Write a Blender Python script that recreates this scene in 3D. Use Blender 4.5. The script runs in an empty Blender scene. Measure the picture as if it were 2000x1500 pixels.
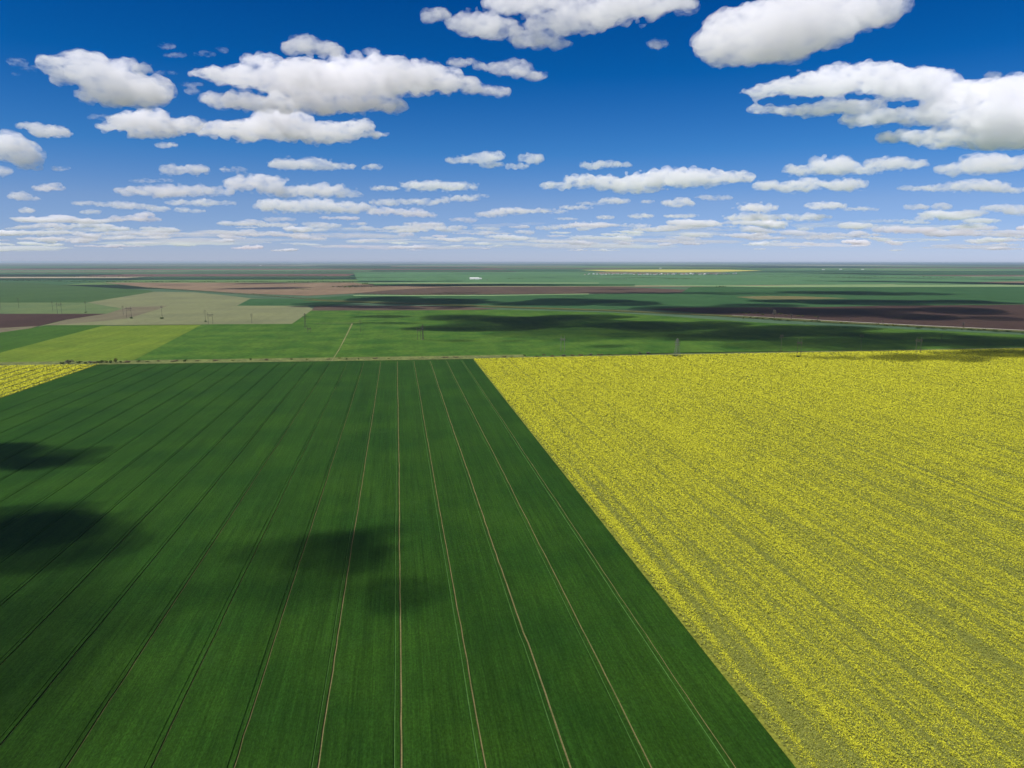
import bpy, bmesh, math, random
import numpy as np
from mathutils import Vector, Matrix

sc = bpy.context.scene
COL = sc.collection
PI = math.pi

# ------------------------------------------------------------------ camera
CAM_H = 150.0            # a drone 150 m above flat farmland
F = 1387.0               # focal length in pixels of the 2000 px wide photograph
HZ = 512.0               # row of the true horizon
PITCH = math.atan((750 - HZ) / F)
YAW = math.radians(9.13)     # crop rows run along +Y; the camera looks a little to their right
ROLL = math.radians(0.07)
cd = bpy.data.cameras.new('camera')
cam = bpy.data.objects.new('camera', cd)
COL.objects.link(cam)
cd.sensor_width = 36
cd.lens = F / 2000 * 36
cd.clip_start = 1
cd.clip_end = 400000
cam.matrix_world = (Matrix.Translation((0, 0, CAM_H)) @ Matrix.Rotation(-YAW, 4, 'Z')
                    @ Matrix.Rotation(PI / 2 - PITCH, 4, 'X') @ Matrix.Rotation(ROLL, 4, 'Z'))
sc.camera = cam
R3 = cam.matrix_world.to_3x3()

# ------------------------------------------------------------------ sun, sky, exposure
SUN_EL, SUN_AZ = math.radians(56), math.radians(-118)     # high, left and a little behind the camera
SUN_DIR = Vector((math.sin(SUN_AZ) * math.cos(SUN_EL), math.cos(SUN_AZ) * math.cos(SUN_EL), math.sin(SUN_EL)))
ld = bpy.data.lights.new('sun', 'SUN')
lo = bpy.data.objects.new('sun', ld)
COL.objects.link(lo)
ld.energy = 5.0
ld.angle = math.radians(0.53)
ld.color = (1.0, 0.965, 0.91)
lo.rotation_euler = (-SUN_DIR).to_track_quat('-Z', 'Y').to_euler()


def s2l(c):
    return tuple((v / 255 / 12.92 if v <= 10 else ((v / 255 + 0.055) / 1.055) ** 2.4) for v in c)


w = bpy.data.worlds.new('World')
sc.world = w
w.use_nodes = True
wt = w.node_tree
wt.nodes.clear()
wo = wt.nodes.new('ShaderNodeOutputWorld')
bg = wt.nodes.new('ShaderNodeBackground')
sk = wt.nodes.new('ShaderNodeTexSky')
sk.sky_type = 'NISHITA'
sk.sun_disc = False
sk.sun_elevation = SUN_EL
sk.sun_rotation = SUN_AZ
sk.altitude = 1500
sk.air_density = 1
sk.dust_density = 0.3
sk.ozone_density = 4
bg.inputs[1].default_value = 0.084
# a polarised, deep blue spring sky: grade of the sky by elevation
tc = wt.nodes.new('ShaderNodeTexCoord')
sx = wt.nodes.new('ShaderNodeSeparateXYZ')
rp = wt.nodes.new('ShaderNodeValToRGB')
wm = wt.nodes.new('ShaderNodeMix')
wm.data_type = 'RGBA'
wm.blend_type = 'MULTIPLY'
wm.inputs[0].default_value = 1
GRADE = [(0.0, (181, 192, 211), (222, 224, 200)), (0.012, (175, 189, 212), (214, 222, 206)), (0.045, (146, 175, 213), (190, 212, 214)),
         (0.077, (124, 161, 211), (164, 196, 218)), (0.143, (62, 128, 197), (133, 168, 205)),
         (0.236, (8, 92, 168), (109, 141, 183)), (0.318, (1, 74, 148), (96, 126, 168)), (0.6, (3, 52, 116), (80, 108, 150))]
els = rp.color_ramp.elements
while len(els) < len(GRADE):
    els.new(0.5)
for e, (pos, tgt, cur) in zip(els, GRADE):
    t, c = s2l(tgt), s2l(cur)
    e.position = pos
    e.color = (t[0] / c[0], t[1] / c[1], t[2] / c[2], 1)
L = wt.links.new
L(tc.outputs['Generated'], sx.inputs[0])
L(sx.outputs[2], rp.inputs[0])
L(sk.outputs[0], wm.inputs[6])
L(rp.outputs[0], wm.inputs[7])
L(wm.outputs[2], bg.inputs[0])
L(bg.outputs[0], wo.inputs[0])
sc.view_settings.view_transform = 'Standard'
sc.view_settings.look = 'None'
sc.view_settings.exposure = 0.25
sc.view_settings.gamma = 1
sc.cycles.use_denoising = True
sc.cycles.transparent_max_bounces = 64
sc.cycles.volume_bounces = 32
sc.cycles.max_bounces = 34
sc.cycles.diffuse_bounces = 3


# ------------------------------------------------------------------ helpers
def ray(px, py):
    return R3 @ Vector(((px - 1000) / F, (750 - py) / F, -1.0))


def ground(px, py, z=0.0):
    """The point of the plain that the photograph shows at this pixel."""
    d = ray(px, py)
    t = (z - CAM_H) / d.z
    return Vector((d.x * t, d.y * t, z))


def at(px, py, dist):
    """The point at this horizontal distance in this direction."""
    d = ray(px, py)
    t = dist / math.hypot(d.x, d.y)
    return Vector((d.x * t, d.y * t, CAM_H + d.z * t))


def tag(o, label=None, cat=None, group=None, kind=None):
    if label: o['label'] = label
    if cat: o['category'] = cat
    if group: o['group'] = group
    if kind: o['kind'] = kind
    return o


def link(name, me, mat=None, parent=None):
    o = bpy.data.objects.new(name, me)
    COL.objects.link(o)
    if mat:
        me.materials.append(mat)
    if parent:
        o.parent = parent
    return o


def empty(name, loc, rz=0.0, scale=1.0):
    o = bpy.data.objects.new(name, None)
    COL.objects.link(o)
    o.location = loc
    o.rotation_euler = (0, 0, rz)
    o.scale = (scale,) * 3
    return o


def copy_tree(o, parent=None):
    c = o.copy()
    COL.objects.link(c)
    if parent:
        c.parent = parent
    for ch in list(o.children):
        copy_tree(ch, c)
    return c


def quads_mesh(name, P, color=None):
    """P: n x 4 x 3 array of quads; color: n x 3 one colour per quad."""
    n = len(P)
    me = bpy.data.meshes.new(name)
    me.vertices.add(n * 4)
    me.vertices.foreach_set('co', np.ascontiguousarray(P, dtype=np.float32).ravel())
    me.loops.add(n * 4)
    me.loops.foreach_set('vertex_index', np.arange(n * 4, dtype=np.int32))
    me.polygons.add(n)
    me.polygons.foreach_set('loop_start', np.arange(0, n * 4, 4, dtype=np.int32))
    me.polygons.foreach_set('loop_total', np.full(n, 4, dtype=np.int32))
    me.update(calc_edges=True)
    if color is not None:
        a = me.attributes.new('tint', 'FLOAT_COLOR', 'FACE')
        c4 = np.ones((n, 4), dtype=np.float32)
        c4[:, :3] = color
        a.data.foreach_set('color', c4.ravel())
    return me


def nodes(name):
    m = bpy.data.materials.new(name)
    m.use_nodes = True
    nt = m.node_tree
    return m, nt, nt.nodes['Principled BSDF']


def N(nt, kind, **kw):
    n = nt.nodes.new('ShaderNode' + kind)
    for k, v in kw.items():
        setattr(n, k, v)
    return n


def plain(name, col, rough=0.8, metal=0.0):
    m, nt, b = nodes(name)
    b.inputs['Base Color'].default_value = (*col, 1)
    b.inputs['Roughness'].default_value = rough
    b.inputs['Metallic'].default_value = metal
    b.inputs['Specular IOR Level'].default_value = 0.2
    return m


LIT = 1.84        # radiance of a white surface in this sun and sky


def alb(r, g, b, k=1.0):
    return tuple(min(0.9, v / LIT * k) for v in s2l((r, g, b)))


def noise_val(nt, vec, scale, detail=2.0, rough=0.5):
    n = N(nt, 'TexNoise')
    n.inputs['Scale'].default_value = scale
    n.inputs['Detail'].default_value = detail
    n.inputs['Roughness'].default_value = rough
    nt.links.new(vec, n.inputs['Vector'])
    return n.outputs[0]


def stretched(nt, sxyz, rot=0.0):
    g = N(nt, 'NewGeometry')
    m = N(nt, 'Mapping')
    m.inputs['Scale'].default_value = sxyz
    m.inputs['Rotation'].default_value = (0, 0, rot)
    nt.links.new(g.outputs['Position'], m.inputs['Vector'])
    return m.outputs[0]


def remap(nt, v, a, b, c, d):
    r = N(nt, 'MapRange')
    for i, x in enumerate((a, b, c, d)):
        r.inputs[i + 1].default_value = x
    nt.links.new(v, r.inputs[0])
    return r.outputs[0]


def mixc(nt, fac, a, b, mode='MIX'):
    m = N(nt, 'Mix', data_type='RGBA', blend_type=mode)
    for s, i in ((fac, 0), (a, 6), (b, 7)):
        if isinstance(s, (int, float)):
            m.inputs[i].default_value = s
        elif isinstance(s, tuple):
            m.inputs[i].default_value = (*s, 1)
        else:
            nt.links.new(s, m.inputs[i])
    return m.outputs[2]


def field_mat(name, c1, c2, blotch=1 / 90, rows=0.0, row_rot=0.0, row_scale=0.12, fine=0.25, fine_scale=0.25):
    """Crop or soil: two real colours mixed in patches, drill rows, and a fine grain."""
    m, nt, b = nodes(name)
    flat = stretched(nt, (1, 1, 1))
    f = noise_val(nt, flat, blotch, 4, 0.6)
    col = mixc(nt, remap(nt, f, 0.35, 0.65, 0, 1), c1, c2)
    if rows:
        r = noise_val(nt, stretched(nt, (row_scale, row_scale / 40, 1), row_rot), 1.0, 3, 0.6)
        v = remap(nt, r, 0.3, 0.7, 1 - rows, 1 + rows)
        col = mixc(nt, 1.0, col, N_rgb(nt, v), 'MULTIPLY')
    g = noise_val(nt, flat, fine_scale, 2, 0.6)
    v = remap(nt, g, 0.3, 0.7, 1 - fine, 1 + fine)
    col = mixc(nt, 1.0, col, N_rgb(nt, v), 'MULTIPLY')
    nt.links.new(col, b.inputs['Base Color'])
    b.inputs['Roughness'].default_value = 0.95
    b.inputs['Specular IOR Level'].default_value = 0.05
    return m


def N_rgb(nt, v):
    c = N(nt, 'CombineColor')
    for i in range(3):
        nt.links.new(v, c.inputs[i])
    return c.outputs[0]


def sheet(name, pts, z, mat, label=None, cat=None):
    bm = bmesh.new()
    vs = [bm.verts.new((p[0], p[1], z)) for p in pts]
    f = bm.faces.new(vs)
    f.normal_update()
    if f.normal.z < 0:
        f.normal_flip()
    bmesh.ops.triangulate(bm, faces=[f])
    me = bpy.data.meshes.new(name)
    bm.to_mesh(me)
    bm.free()
    return tag(link(name, me, mat), label, cat, kind='structure')


def pxsheet(name, px, z, mat, label=None, cat='field'):
    return sheet(name, [ground(x, y) for x, y in px], z, mat, label, cat)


def ribbon(name, px, widths, z, mat, label=None, cat=None):
    """A road or path along ground points; widths in metres."""
    P = [ground(x, y) for x, y in px]
    out = []
    for i, p in enumerate(P):
        a, b = P[max(0, i - 1)], P[min(len(P) - 1, i + 1)]
        t = (b - a).normalized()
        n = Vector((-t.y, t.x, 0))
        wd = widths if isinstance(widths, (int, float)) else widths[i]
        out.append((p + n * wd / 2, p - n * wd / 2))
    Q = np.array([[(a[0].x, a[0].y, z), (a[1].x, a[1].y, z), (b[1].x, b[1].y, z), (b[0].x, b[0].y, z)]
                  for a, b in zip(out[:-1], out[1:])])
    return tag(link(name, quads_mesh(name, Q), mat), label, cat, kind='structure')


# ------------------------------------------------------------------ the plain
rng = np.random.default_rng(7)
rnd = random.Random(11)

g0 = field_mat('plain_soil', alb(84, 112, 84), alb(98, 124, 92), 1 / 900, fine=0.15, fine_scale=0.01)
S = 260000
sheet('ground', [(-S, -3000), (S, -3000), (S, S), (-S, S)], -0.5, g0, 'wide flat green plain reaching to the horizon', 'plain')

# patchwork of distant fields, in rows parallel to the crop rows
palette = [((82, 122, 80), 5), ((66, 106, 70), 5), ((104, 142, 92), 4), ((44, 74, 52), 4), ((134, 104, 92), 2.6), ((92, 72, 70), 2.6),
           ((156, 146, 112), 1.6), ((122, 154, 92), 2), ((36, 58, 44), 3), ((205, 190, 160), 0.6)]  # darkest tones also stand in for far bands of cloud shadow
pw = np.array([p[1] for p in palette])
pw /= pw.sum()
pq, pc = [], []
y = 4300.0
while y < 90000:
    dep = rnd.uniform(300, 1000) * (1 + (y / 9500) ** 1.55)  # rows deepen with distance to show as bands of cloud shadow
    x = -0.95 * y - 3000 - rnd.uniform(0, 2000)
    while x < 1.35 * y + 3000:
        wid = rnd.uniform(900, 3800) * (1 + y / 14000)
        c = palette[rng.choice(len(palette), p=pw)][0]
        k = rnd.uniform(0.85, 1.15)
        sl = rnd.uniform(-0.02, 0.02) * wid
        pq.append([(x, y, 0), (x + wid - 14, y + sl, 0), (x + wid - 14, y + dep - 12 + sl, 0), (x, y + dep - 12, 0)])
        pc.append([v * k for v in alb(*c)])
        x += wid
    y += dep


def tint_mat(name, rough=0.95, var=0.25, scale=0.02, trans=0.0):
    m, nt, b = nodes(name)
    a = N(nt, 'Attribute', attribute_name='tint')
    v = remap(nt, noise_val(nt, stretched(nt, (1, 1, 1)), scale, 3, 0.6), 0.3, 0.7, 1 - var, 1 + var)
    col = mixc(nt, 1.0, a.outputs['Color'], N_rgb(nt, v), 'MULTIPLY')
    nt.links.new(col, b.inputs['Base Color'])
    b.inputs['Roughness'].default_value = rough
    b.inputs['Specular IOR Level'].default_value = 0.05
    return m


tag(link('farmland', quads_mesh('farmland', np.array(pq), np.array(pc)), tint_mat('farmland_crops', var=0.18, scale=0.006)),
    'patchwork of green and brown fields fading into the distance', 'farmland', kind='structure')

# --- the fields one can tell apart, far to near
M = {}
M['green_dull'] = field_mat('dull_green_crop', alb(74, 104, 60), alb(82, 112, 64), 1 / 300, 0.06, 1.4, 0.02, 0.12, 0.05)
M['green_far'] = field_mat('far_green_crop', alb(94, 136, 92), alb(104, 146, 98), 1 / 700, 0.05, 1.5, 0.01, 0.10, 0.02)
M['green_deep'] = field_mat('deep_green_crop', alb(62, 102, 60), alb(72, 112, 66), 1 / 300, 0.06, 1.5, 0.02, 0.12, 0.03)
M['green_mid'] = field_mat('mid_green_crop', alb(64, 106, 38), alb(94, 128, 46), 1 / 70, 0.10, 1.52, 0.06, 0.22, 0.12)
M['green_fresh'] = field_mat('fresh_green_crop', alb(66, 104, 36), alb(76, 112, 40), 1 / 120, 0.08, 1.52, 0.06, 0.15, 0.12)  # a crop of darker green
M['lime'] = field_mat('lime_green_crop', alb(108, 134, 46), alb(124, 146, 50), 1 / 90, 0.12, 1.45, 0.07, 0.18, 0.12)
M['fallow'] = field_mat('fallow_stubble', alb(132, 136, 100), alb(146, 150, 106), 1 / 260, 0.05, 1.4, 0.03, 0.10, 0.06)
M['fallow_brown'] = field_mat('bare_fallow', alb(126, 116, 94), alb(134, 130, 100), 1 / 150, 0.06, 1.4, 0.03, 0.10, 0.06)
M['olive'] = field_mat('thin_olive_crop', alb(104, 128, 84), alb(120, 138, 88), 1 / 200, 0.06, 1.4, 0.03, 0.12, 0.06)
M['plough'] = field_mat('ploughed_earth', alb(78, 60, 54), alb(88, 68, 60), 1 / 200, 0.08, 1.4, 0.03, 0.12, 0.08)
M['pink'] = field_mat('dry_brown_earth', alb(146, 122, 98), alb(156, 134, 106), 1 / 400, 0.10, 1.5, 0.012, 0.10, 0.02)
M['purple'] = field_mat('dark_brown_earth', alb(100, 84, 72), alb(110, 92, 78), 1 / 400, 0.08, 1.5, 0.012, 0.10, 0.02)  # darker, more purplish brown than the other bare earth
M['pale'] = field_mat('pale_grass', alb(142, 172, 116), alb(154, 178, 124), 1 / 500, 0.06, 1.5, 0.01, 0.10, 0.02)
M['straw'] = field_mat('dry_straw', alb(158, 154, 108), alb(136, 144, 90), 1 / 60, 0.0, 0, 0, 0.2, 0.2)
M['tan'] = field_mat('tan_weedy_soil', alb(136, 128, 84), alb(120, 124, 80), 1 / 200, 0.08, 1.5, 0.02, 0.15, 0.04)
M['rape_far'] = field_mat('far_rapeseed_bloom', alb(226, 214, 92), alb(232, 222, 110), 1 / 500, 0.05, 0, 0.02, 0.1, 0.02)

pxsheet('crop_field', [(690, 531), (1400, 531), (1900, 540), (2300, 540), (2300, 552), (1300, 558), (700, 552)], 0.20, M['green_far'],
        'pale bluish green field around the white barn')
pxsheet('rapeseed_field', [(1134, 527.3), (1185, 530.0), (1330, 531.8), (1420, 530.6), (1490, 528.6), (1420, 526.6), (1300, 526.4), (1200, 526.9)],
        0.45, M['rape_far'], 'thin bright yellow strip of blooming rapeseed behind the village')
pxsheet('ploughed_field', [(1160, 531.4), (1330, 532.8), (1420, 532.2), (1400, 534.4), (1180, 534.6)], 0.30, M['pink'],
        'narrow pinkish brown strip between yellow field and village')
pxsheet('ploughed_field', [(205, 552), (692, 552), (720, 556), (880, 559.5), (700, 573), (600, 577.5), (480, 573.5), (400, 568), (290, 561.5)], 0.30,
        M['pink'], 'long pinkish brown bare field below the dark far woods')
pxsheet('ploughed_field', [(690, 573), (770, 566), (880, 560.3), (1200, 560), (1340, 566), (1346, 571.5), (1100, 574), (800, 576)], 0.35, M['purple'],
        'long purplish brown ploughed strip in the middle distance')
pxsheet('crop_field', [(730, 554.4), (1240, 555), (1240, 559.2), (880, 558.8), (730, 557.6)], 0.35, M['green_deep'],
        'narrow green strip above the purplish ploughed land')
pxsheet('grass_strip', [(690, 552.0), (1170, 552), (1170, 553.7), (730, 553.7)], 0.40, M['pale'], 'hair thin pale line of grass across far green land', 'grass strip')
pxsheet('grass_strip', [(1130, 559.5), (1260, 557.6), (1500, 561), (2300, 559.5), (2300, 555.5), (1640, 556), (1480, 558.4), (1300, 556.4)], 0.40, M['pale'],
        'pale yellowish green strip in the far right distance', 'grass strip')
pxsheet('ploughed_field', [(1880, 551.6), (1990, 549.6), (2300, 550), (2300, 555), (1960, 554.6)], 0.45, M['pink'],
        'pinkish brown field far off at the right edge')
pxsheet('crop_field', [(1350, 560), (1500, 561.6), (2300, 559.8), (2300, 589), (1900, 590), (1420, 590), (1330, 572)], 0.42, M['green_deep'],
        'broad green field beyond the dark ploughed land at right')
pxsheet('crop_field', [(590, 583.5), (690, 577), (960, 577.5), (1346, 572.5), (1420, 589), (1900, 590), (2300, 589), (2300, 600), (1600, 600), (1330, 602),
                       (1180, 605), (1000, 600), (700, 590)], 0.46, M['green_deep'], 'long dark green field behind the dirt road')
pxsheet('grass_strip', [(690, 576.2), (960, 576.4), (1150, 573.6), (1150, 575), (960, 578), (690, 577.8)], 0.52, M['pale'],
        'thin pale grass line under the purplish ploughed strip', 'grass strip')
pxsheet('weedy_patch', [(1436, 580), (1500, 578), (1580, 579.4), (1660, 583), (1580, 585), (1480, 585)], 0.55, M['tan'],
        'tan weedy patch lying inside a dark green field', 'field')
pxsheet('ploughed_field', [(1270, 604), (1330, 601), (1600, 600), (1720, 597.5), (2050, 594.5), (2400, 592), (2400, 662), (2000, 646.5), (1640, 629.5), (1400, 614)],
        0.50, M['plough'], 'wide dark brown ploughed field behind the pale road at right')
pxsheet('crop_field', [(-500, 548), (60, 552), (140, 558), (290, 567), (300, 570), (170, 591.3), (-500, 593)], 0.30, M['green_dull'],
        'dull green striped field at the far left')
pxsheet('crop_field', [(-500, 592), (170, 591), (250, 603), (208, 613), (-500, 613.5)], 0.34, M['olive'],
        'thin olive green field with single poles at left')
pxsheet('fallow_field', [(170, 591), (300, 570), (380, 571), (440, 577), (492, 583), (600, 585), (660, 590), (600, 598), (612, 604), (570, 633), (400, 634),
                         (110, 636), (75, 638), (130, 624.5), (208, 613), (240, 603)], 0.40, M['fallow'],
        'beige green fallow field crossed by H shaped power poles')
pxsheet('fallow_field', [(208, 613), (250, 600), (330, 597), (300, 607), (250, 622), (150, 632), (90, 636), (130, 624.5)], 0.44, M['fallow_brown'],
        'browner corner of the fallow field beside dark ploughed earth')
pxsheet('crop_field', [(489, 583.6), (610, 583.8), (700, 590), (640, 597.4), (463, 597.2)], 0.46, M['green_deep'],
        'small dark green plot set into the fallow field')
pxsheet('ploughed_field', [(-500, 613), (208, 613), (130, 624), (75, 637), (0, 641), (-500, 652)], 0.44, M['plough'],
        'dark reddish brown ploughed wedge at the left edge')
pxsheet('fallow_field', [(-500, 652), (0, 641), (75, 637), (60, 641.5), (0, 650), (-500, 672)], 0.46, M['fallow_brown'],
        'sliver of paler brown earth below the ploughed wedge')
pxsheet('crop_field', [(90, 635.6), (210, 635.2), (200, 637.5), (-60, 706), (-500, 740), (-500, 671), (0, 650), (60, 641.5)], 0.50, M['green_fresh'],
        'fresh green field left of the lime green one')
pxsheet('crop_field', [(200, 637), (395, 634.6), (258, 706), (-60, 712), (-400, 733), (-200, 742)], 0.54, M['lime'],
        'lime green field with streaks behind the bushes at left')
pxsheet('ploughed_field', [(614, 598.6), (700, 597), (860, 597.5), (975, 603), (900, 607), (608, 608)], 0.50, M['purple'],
        'small purplish brown field above the bright green one')
pxsheet('crop_field', [(258, 706), (395, 634), (570, 633), (608, 607), (1000, 605.5), (1200, 611), (1500, 631.5), (1700, 640), (2000, 654.5), (2500, 672),
                       (2500, 675), (2000, 680), (1322, 689.5), (922, 700)], 0.58, M['green_mid'],
        'wide bright green field beyond the dry grass strip, streaked with cloud shadow')

# ------------------------------------------------------------------ roads and paths
M['road'] = field_mat('pale_gravel', alb(205, 196, 184), alb(188, 178, 164), 1 / 30, fine=0.2, fine_scale=0.3)
M['dirt'] = field_mat('dirt_track', alb(128, 122, 92), alb(112, 112, 84), 1 / 40, fine=0.25, fine_scale=0.2)
M['verge'] = field_mat('road_verge', alb(110, 112, 62), alb(84, 96, 52), 1 / 25, fine=0.35, fine_scale=0.15)
M['dry_verge'] = field_mat('dry_grass_verge', alb(136, 146, 84), alb(112, 118, 72), 1 / 22, fine=0.35, fine_scale=0.2)
ribbon('road_verge', [(600, 586), (700, 590), (860, 595), (1000, 600.5), (1200, 607), (1400, 616.2), (1500, 622), (1640, 629.8), (1800, 637.5), (2000, 647.5), (2300, 664)],
       [70, 70, 60, 60, 60, 52, 60, 62, 56, 60, 60], 0.70, M['verge'], 'weedy olive verge along the pale road', 'verge')
ribbon('road', [(1430, 616.2), (1560, 623.2), (1640, 628), (1800, 636.2), (2000, 645.6), (2300, 661)], [8, 10, 13, 14, 14, 13], 0.80, M['road'],
       'pale gravel road crossing the plain at right', 'road')
ribbon('road', [(200, 552.5), (290, 562), (400, 569.5), (520, 577.6), (620, 585), (700, 588), (860, 593.6), (1000, 599), (1200, 605.8), (1430, 616.2)],
       [12, 12, 12, 12, 12, 11, 11, 11, 9, 8], 0.78, M['dirt'], 'dull brown dirt road running between the fields', 'road')
ribbon('path', [(648, 706), (662, 684), (676, 657), (688, 632.5)], [1.6, 1.6, 2.2, 3.6], 0.80, M['straw'], 'straw coloured path climbing across the green field', 'path')
ribbon('path', [(612, 632.0), (660, 631.6), (702, 631.2)], [4, 7, 8], 0.84, M['straw'], 'short straight straw coloured path along the green field', 'path')

# ------------------------------------------------------------------ near fields
XR = ground(1555, 1500).x * 0.45 + ground(1240, 1104).x * 0.55
XL = ground(2, 778).x
def far_y(x):        # the line at which the near fields end
    a, b = ground(922, 701.5), ground(180, 712.5)
    c = ground(2000, 681.5)
    if x <= a.x:
        return a.y + (b.y - a.y) * (x - a.x) / (b.x - a.x)
    return a.y + (c.y - a.y) * (x - a.x) / (c.x - a.x)
print('XR', XR, ground(1555, 1500).x, ground(922, 701).x, 'XL', XL, ground(180, 712).x, 'far', far_y(0), far_y(XL), far_y(1200))

# strip of dry grass beyond them
vx = np.linspace(XL - 900, 1500, 60)
vq = []
for a, b in zip(vx[:-1], vx[1:]):
    wa = 40 if a < XR + 40 else 16
    vq.append([(a, far_y(a) - 2, .66), (b, far_y(b) - 2, .66), (b, far_y(b) + wa, .66), (a, far_y(a) + wa, .66)])
tag(link('grass_verge', quads_mesh('grass_verge', np.array(vq)), M['dry_verge']), 'strip of dry grass where the near fields end', 'verge', kind='structure')

Y0 = -150.0
M['soil'] = field_mat('pale_dry_soil', alb(156, 142, 98), alb(128, 126, 80), 1 / 12, fine=0.2, fine_scale=1.2)
M['regrow'] = field_mat('trodden_young_wheat', alb(104, 150, 78), alb(84, 132, 62), 1 / 8, fine=0.25, fine_scale=1.0)

# wheat canopy: strips between the wheel tracks of the tramlines, 0.55 m above the soil
TR0 = ground(778, 1500).x
PITCHX = (ground(1435, 1500).x - ground(783, 1500).x) / 4
CAN = 0.40
ks = range(int((XL - TR0) / PITCHX) + 1, int((XR - TR0) / PITCHX) + 1)
ny = 150
t = np.linspace(0, 1, ny)
tk = {}
for k in ks:
    xc = TR0 + k * PITCHX
    ye = far_y(xc)
    yy = Y0 + (ye - 14 - Y0) * t ** 1.5
    ph = rng.uniform(0, 6.28, 4)
    wob = 0.22 * np.sin(yy / 130 + ph[0]) + 0.10 * np.sin(yy / 41 + ph[1]) + 0.05 * np.sin(yy / 13 + ph[2])
    if k == 2:
        wob = wob + np.where(yy < ground(1146, 1246).y, 0.4, 0)
    tk[k] = (xc + wob, yy)
rights = [(XL - 0.0, None)]
strips = []      # list of (left edge x(y), right edge x(y), y)
edges = [np.full(ny, XL)]
ylist = []
def edge_at(k, off):
    x, yy = tk[k]
    return x + off, yy
cq, sq, rq = [], [], []
prev_x, prev_y = None, None
for i, k in enumerate(ks):
    x, yy = tk[k]
    gauge = 1.9 + rnd.uniform(-.1, .25)
    wl, wr = 0.26 + rnd.uniform(0, .12), 0.55 + rnd.uniform(-0.08, .12)
    if -1 <= k <= 3:
        wl, wr = wl + .10, wr + .06
    if k >= 4:
        wl, wr = 0.55, 0.50
    l0, l1 = x - gauge / 2 - wl / 2, x - gauge / 2 + wl / 2
    j1 = 0.10 * np.interp(yy, np.linspace(Y0, 1300, 400), rng.normal(0, 1, 400))
    r0, r1 = x + gauge / 2 - wr / 2 + j1, x + gauge / 2 + wr / 2 + j1
    if prev_x is None:
        prev_x, prev_y = np.full(ny, XL), yy
    cq.append((prev_x, prev_y, l0, yy))
    cq.append((l1, yy, r0, yy))
    rq.append((l0, l1, yy))
    sq.append((r0, r1, yy))
    prev_x, prev_y = r1, yy
yy = tk[list(ks)[-1]][1]
cq.append((prev_x, prev_y, np.full(ny, XR), yy))
V = []
for lx, ly, rx, ry in cq:
    A = np.stack([lx, ly, np.full(ny, CAN)], 1)
    B = np.stack([rx, ry, np.full(ny, CAN)], 1)
    A0, B0 = A.copy(), B.copy()
    A0[:, 2] = B0[:, 2] = 0
    V.append(np.stack([A[:-1], B[:-1], B[1:], A[1:]], 1))
    V.append(np.stack([A0[:-1], A[:-1], A[1:], A0[1:]], 1))
    V.append(np.stack([B[:-1], B0[:-1], B0[1:], B[1:]], 1))
# headland beyond the ends of the tramlines
hx = np.linspace(XL, XR, 30)
h = [[(a, far_y(a) - 14, CAN), (b, far_y(b) - 14, CAN), (b, far_y(b), CAN), (a, far_y(a), CAN)] for a, b in zip(hx[:-1], hx[1:])]
V.append(np.array(h))

m, nt, b = nodes('winter_wheat')
flat = stretched(nt, (1, 1, 1))
col = mixc(nt, remap(nt, noise_val(nt, flat, 1 / 70, 5, 0.6), 0.38, 0.64, 0, 1), (0.0112, 0.0375, 0.0042), (0.0185, 0.051, 0.0048))
for s, lo_, hi_, d in (((1.05, 0.012, 1), 0.80, 1.20, 2), ((2.4, 0.05, 1), 0.78, 1.22, 2), ((0.16, 0.004, 1), 0.86, 1.14, 3)):
    v = remap(nt, noise_val(nt, stretched(nt, s), 1.0, d, 0.65), 0.3, 0.7, lo_, hi_)
    col = mixc(nt, 1.0, col, N_rgb(nt, v), 'MULTIPLY')
v = remap(nt, noise_val(nt, stretched(nt, (1.7, 1.0, 1)), 0.8, 4, 0.75), 0.3, 0.7, 0.55, 1.45)
col = mixc(nt, 1.0, col, N_rgb(nt, v), 'MULTIPLY')
v = remap(nt, noise_val(nt, stretched(nt, (1, 1, 1)), 0.05, 3, 0.6), 0.60, 0.75, 0, 0.35)
col = mixc(nt, v, col, (0.026, 0.066, 0.012))
nt.links.new(col, b.inputs['Base Color'])
b.inputs['Roughness'].default_value = 0.75
b.inputs['Specular IOR Level'].default_value = 0.02
b.inputs['Sheen Weight'].default_value = 0.10
b.inputs['Sheen Roughness'].default_value = 0.45
b.inputs['Sheen Tint'].default_value = (0.30, 0.62, 0.16, 1)
bp = N(nt, 'Bump')
bp.inputs['Strength'].default_value = 0.9
bp.inputs['Distance'].default_value = 0.25
nt.links.new(noise_val(nt, stretched(nt, (1.5, 0.7, 1)), 1.1, 3, 0.6), bp.inputs['Height'])
nt.links.new(bp.outputs[0], b.inputs['Normal'])
M['wheat'] = m
tag(link('wheat', quads_mesh('wheat', np.concatenate(V)), m), 'dark green young wheat with rows and tramlines running away', 'wheat', kind='stuff')
sheet('wheat_field', [(XL, Y0), (XR, Y0), (XR, far_y(XR)), (XL, far_y(XL))], 0.0 - 0.02, M['soil'], 'soil of the big dark green wheat field', 'field')
R = [np.stack([np.stack([a[:-1], yy[:-1], np.full(ny - 1, .004)], 1), np.stack([c[:-1], yy[:-1], np.full(ny - 1, .004)], 1),
               np.stack([c[1:], yy[1:], np.full(ny - 1, .004)], 1), np.stack([a[1:], yy[1:], np.full(ny - 1, .004)], 1)], 1) for a, c, yy in rq]
tag(link('wheel_tracks', quads_mesh('wheel_tracks', np.concatenate(R)), M['regrow']), 'pale green wheel tracks trodden through the wheat', 'wheel tracks', kind='structure')

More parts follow.
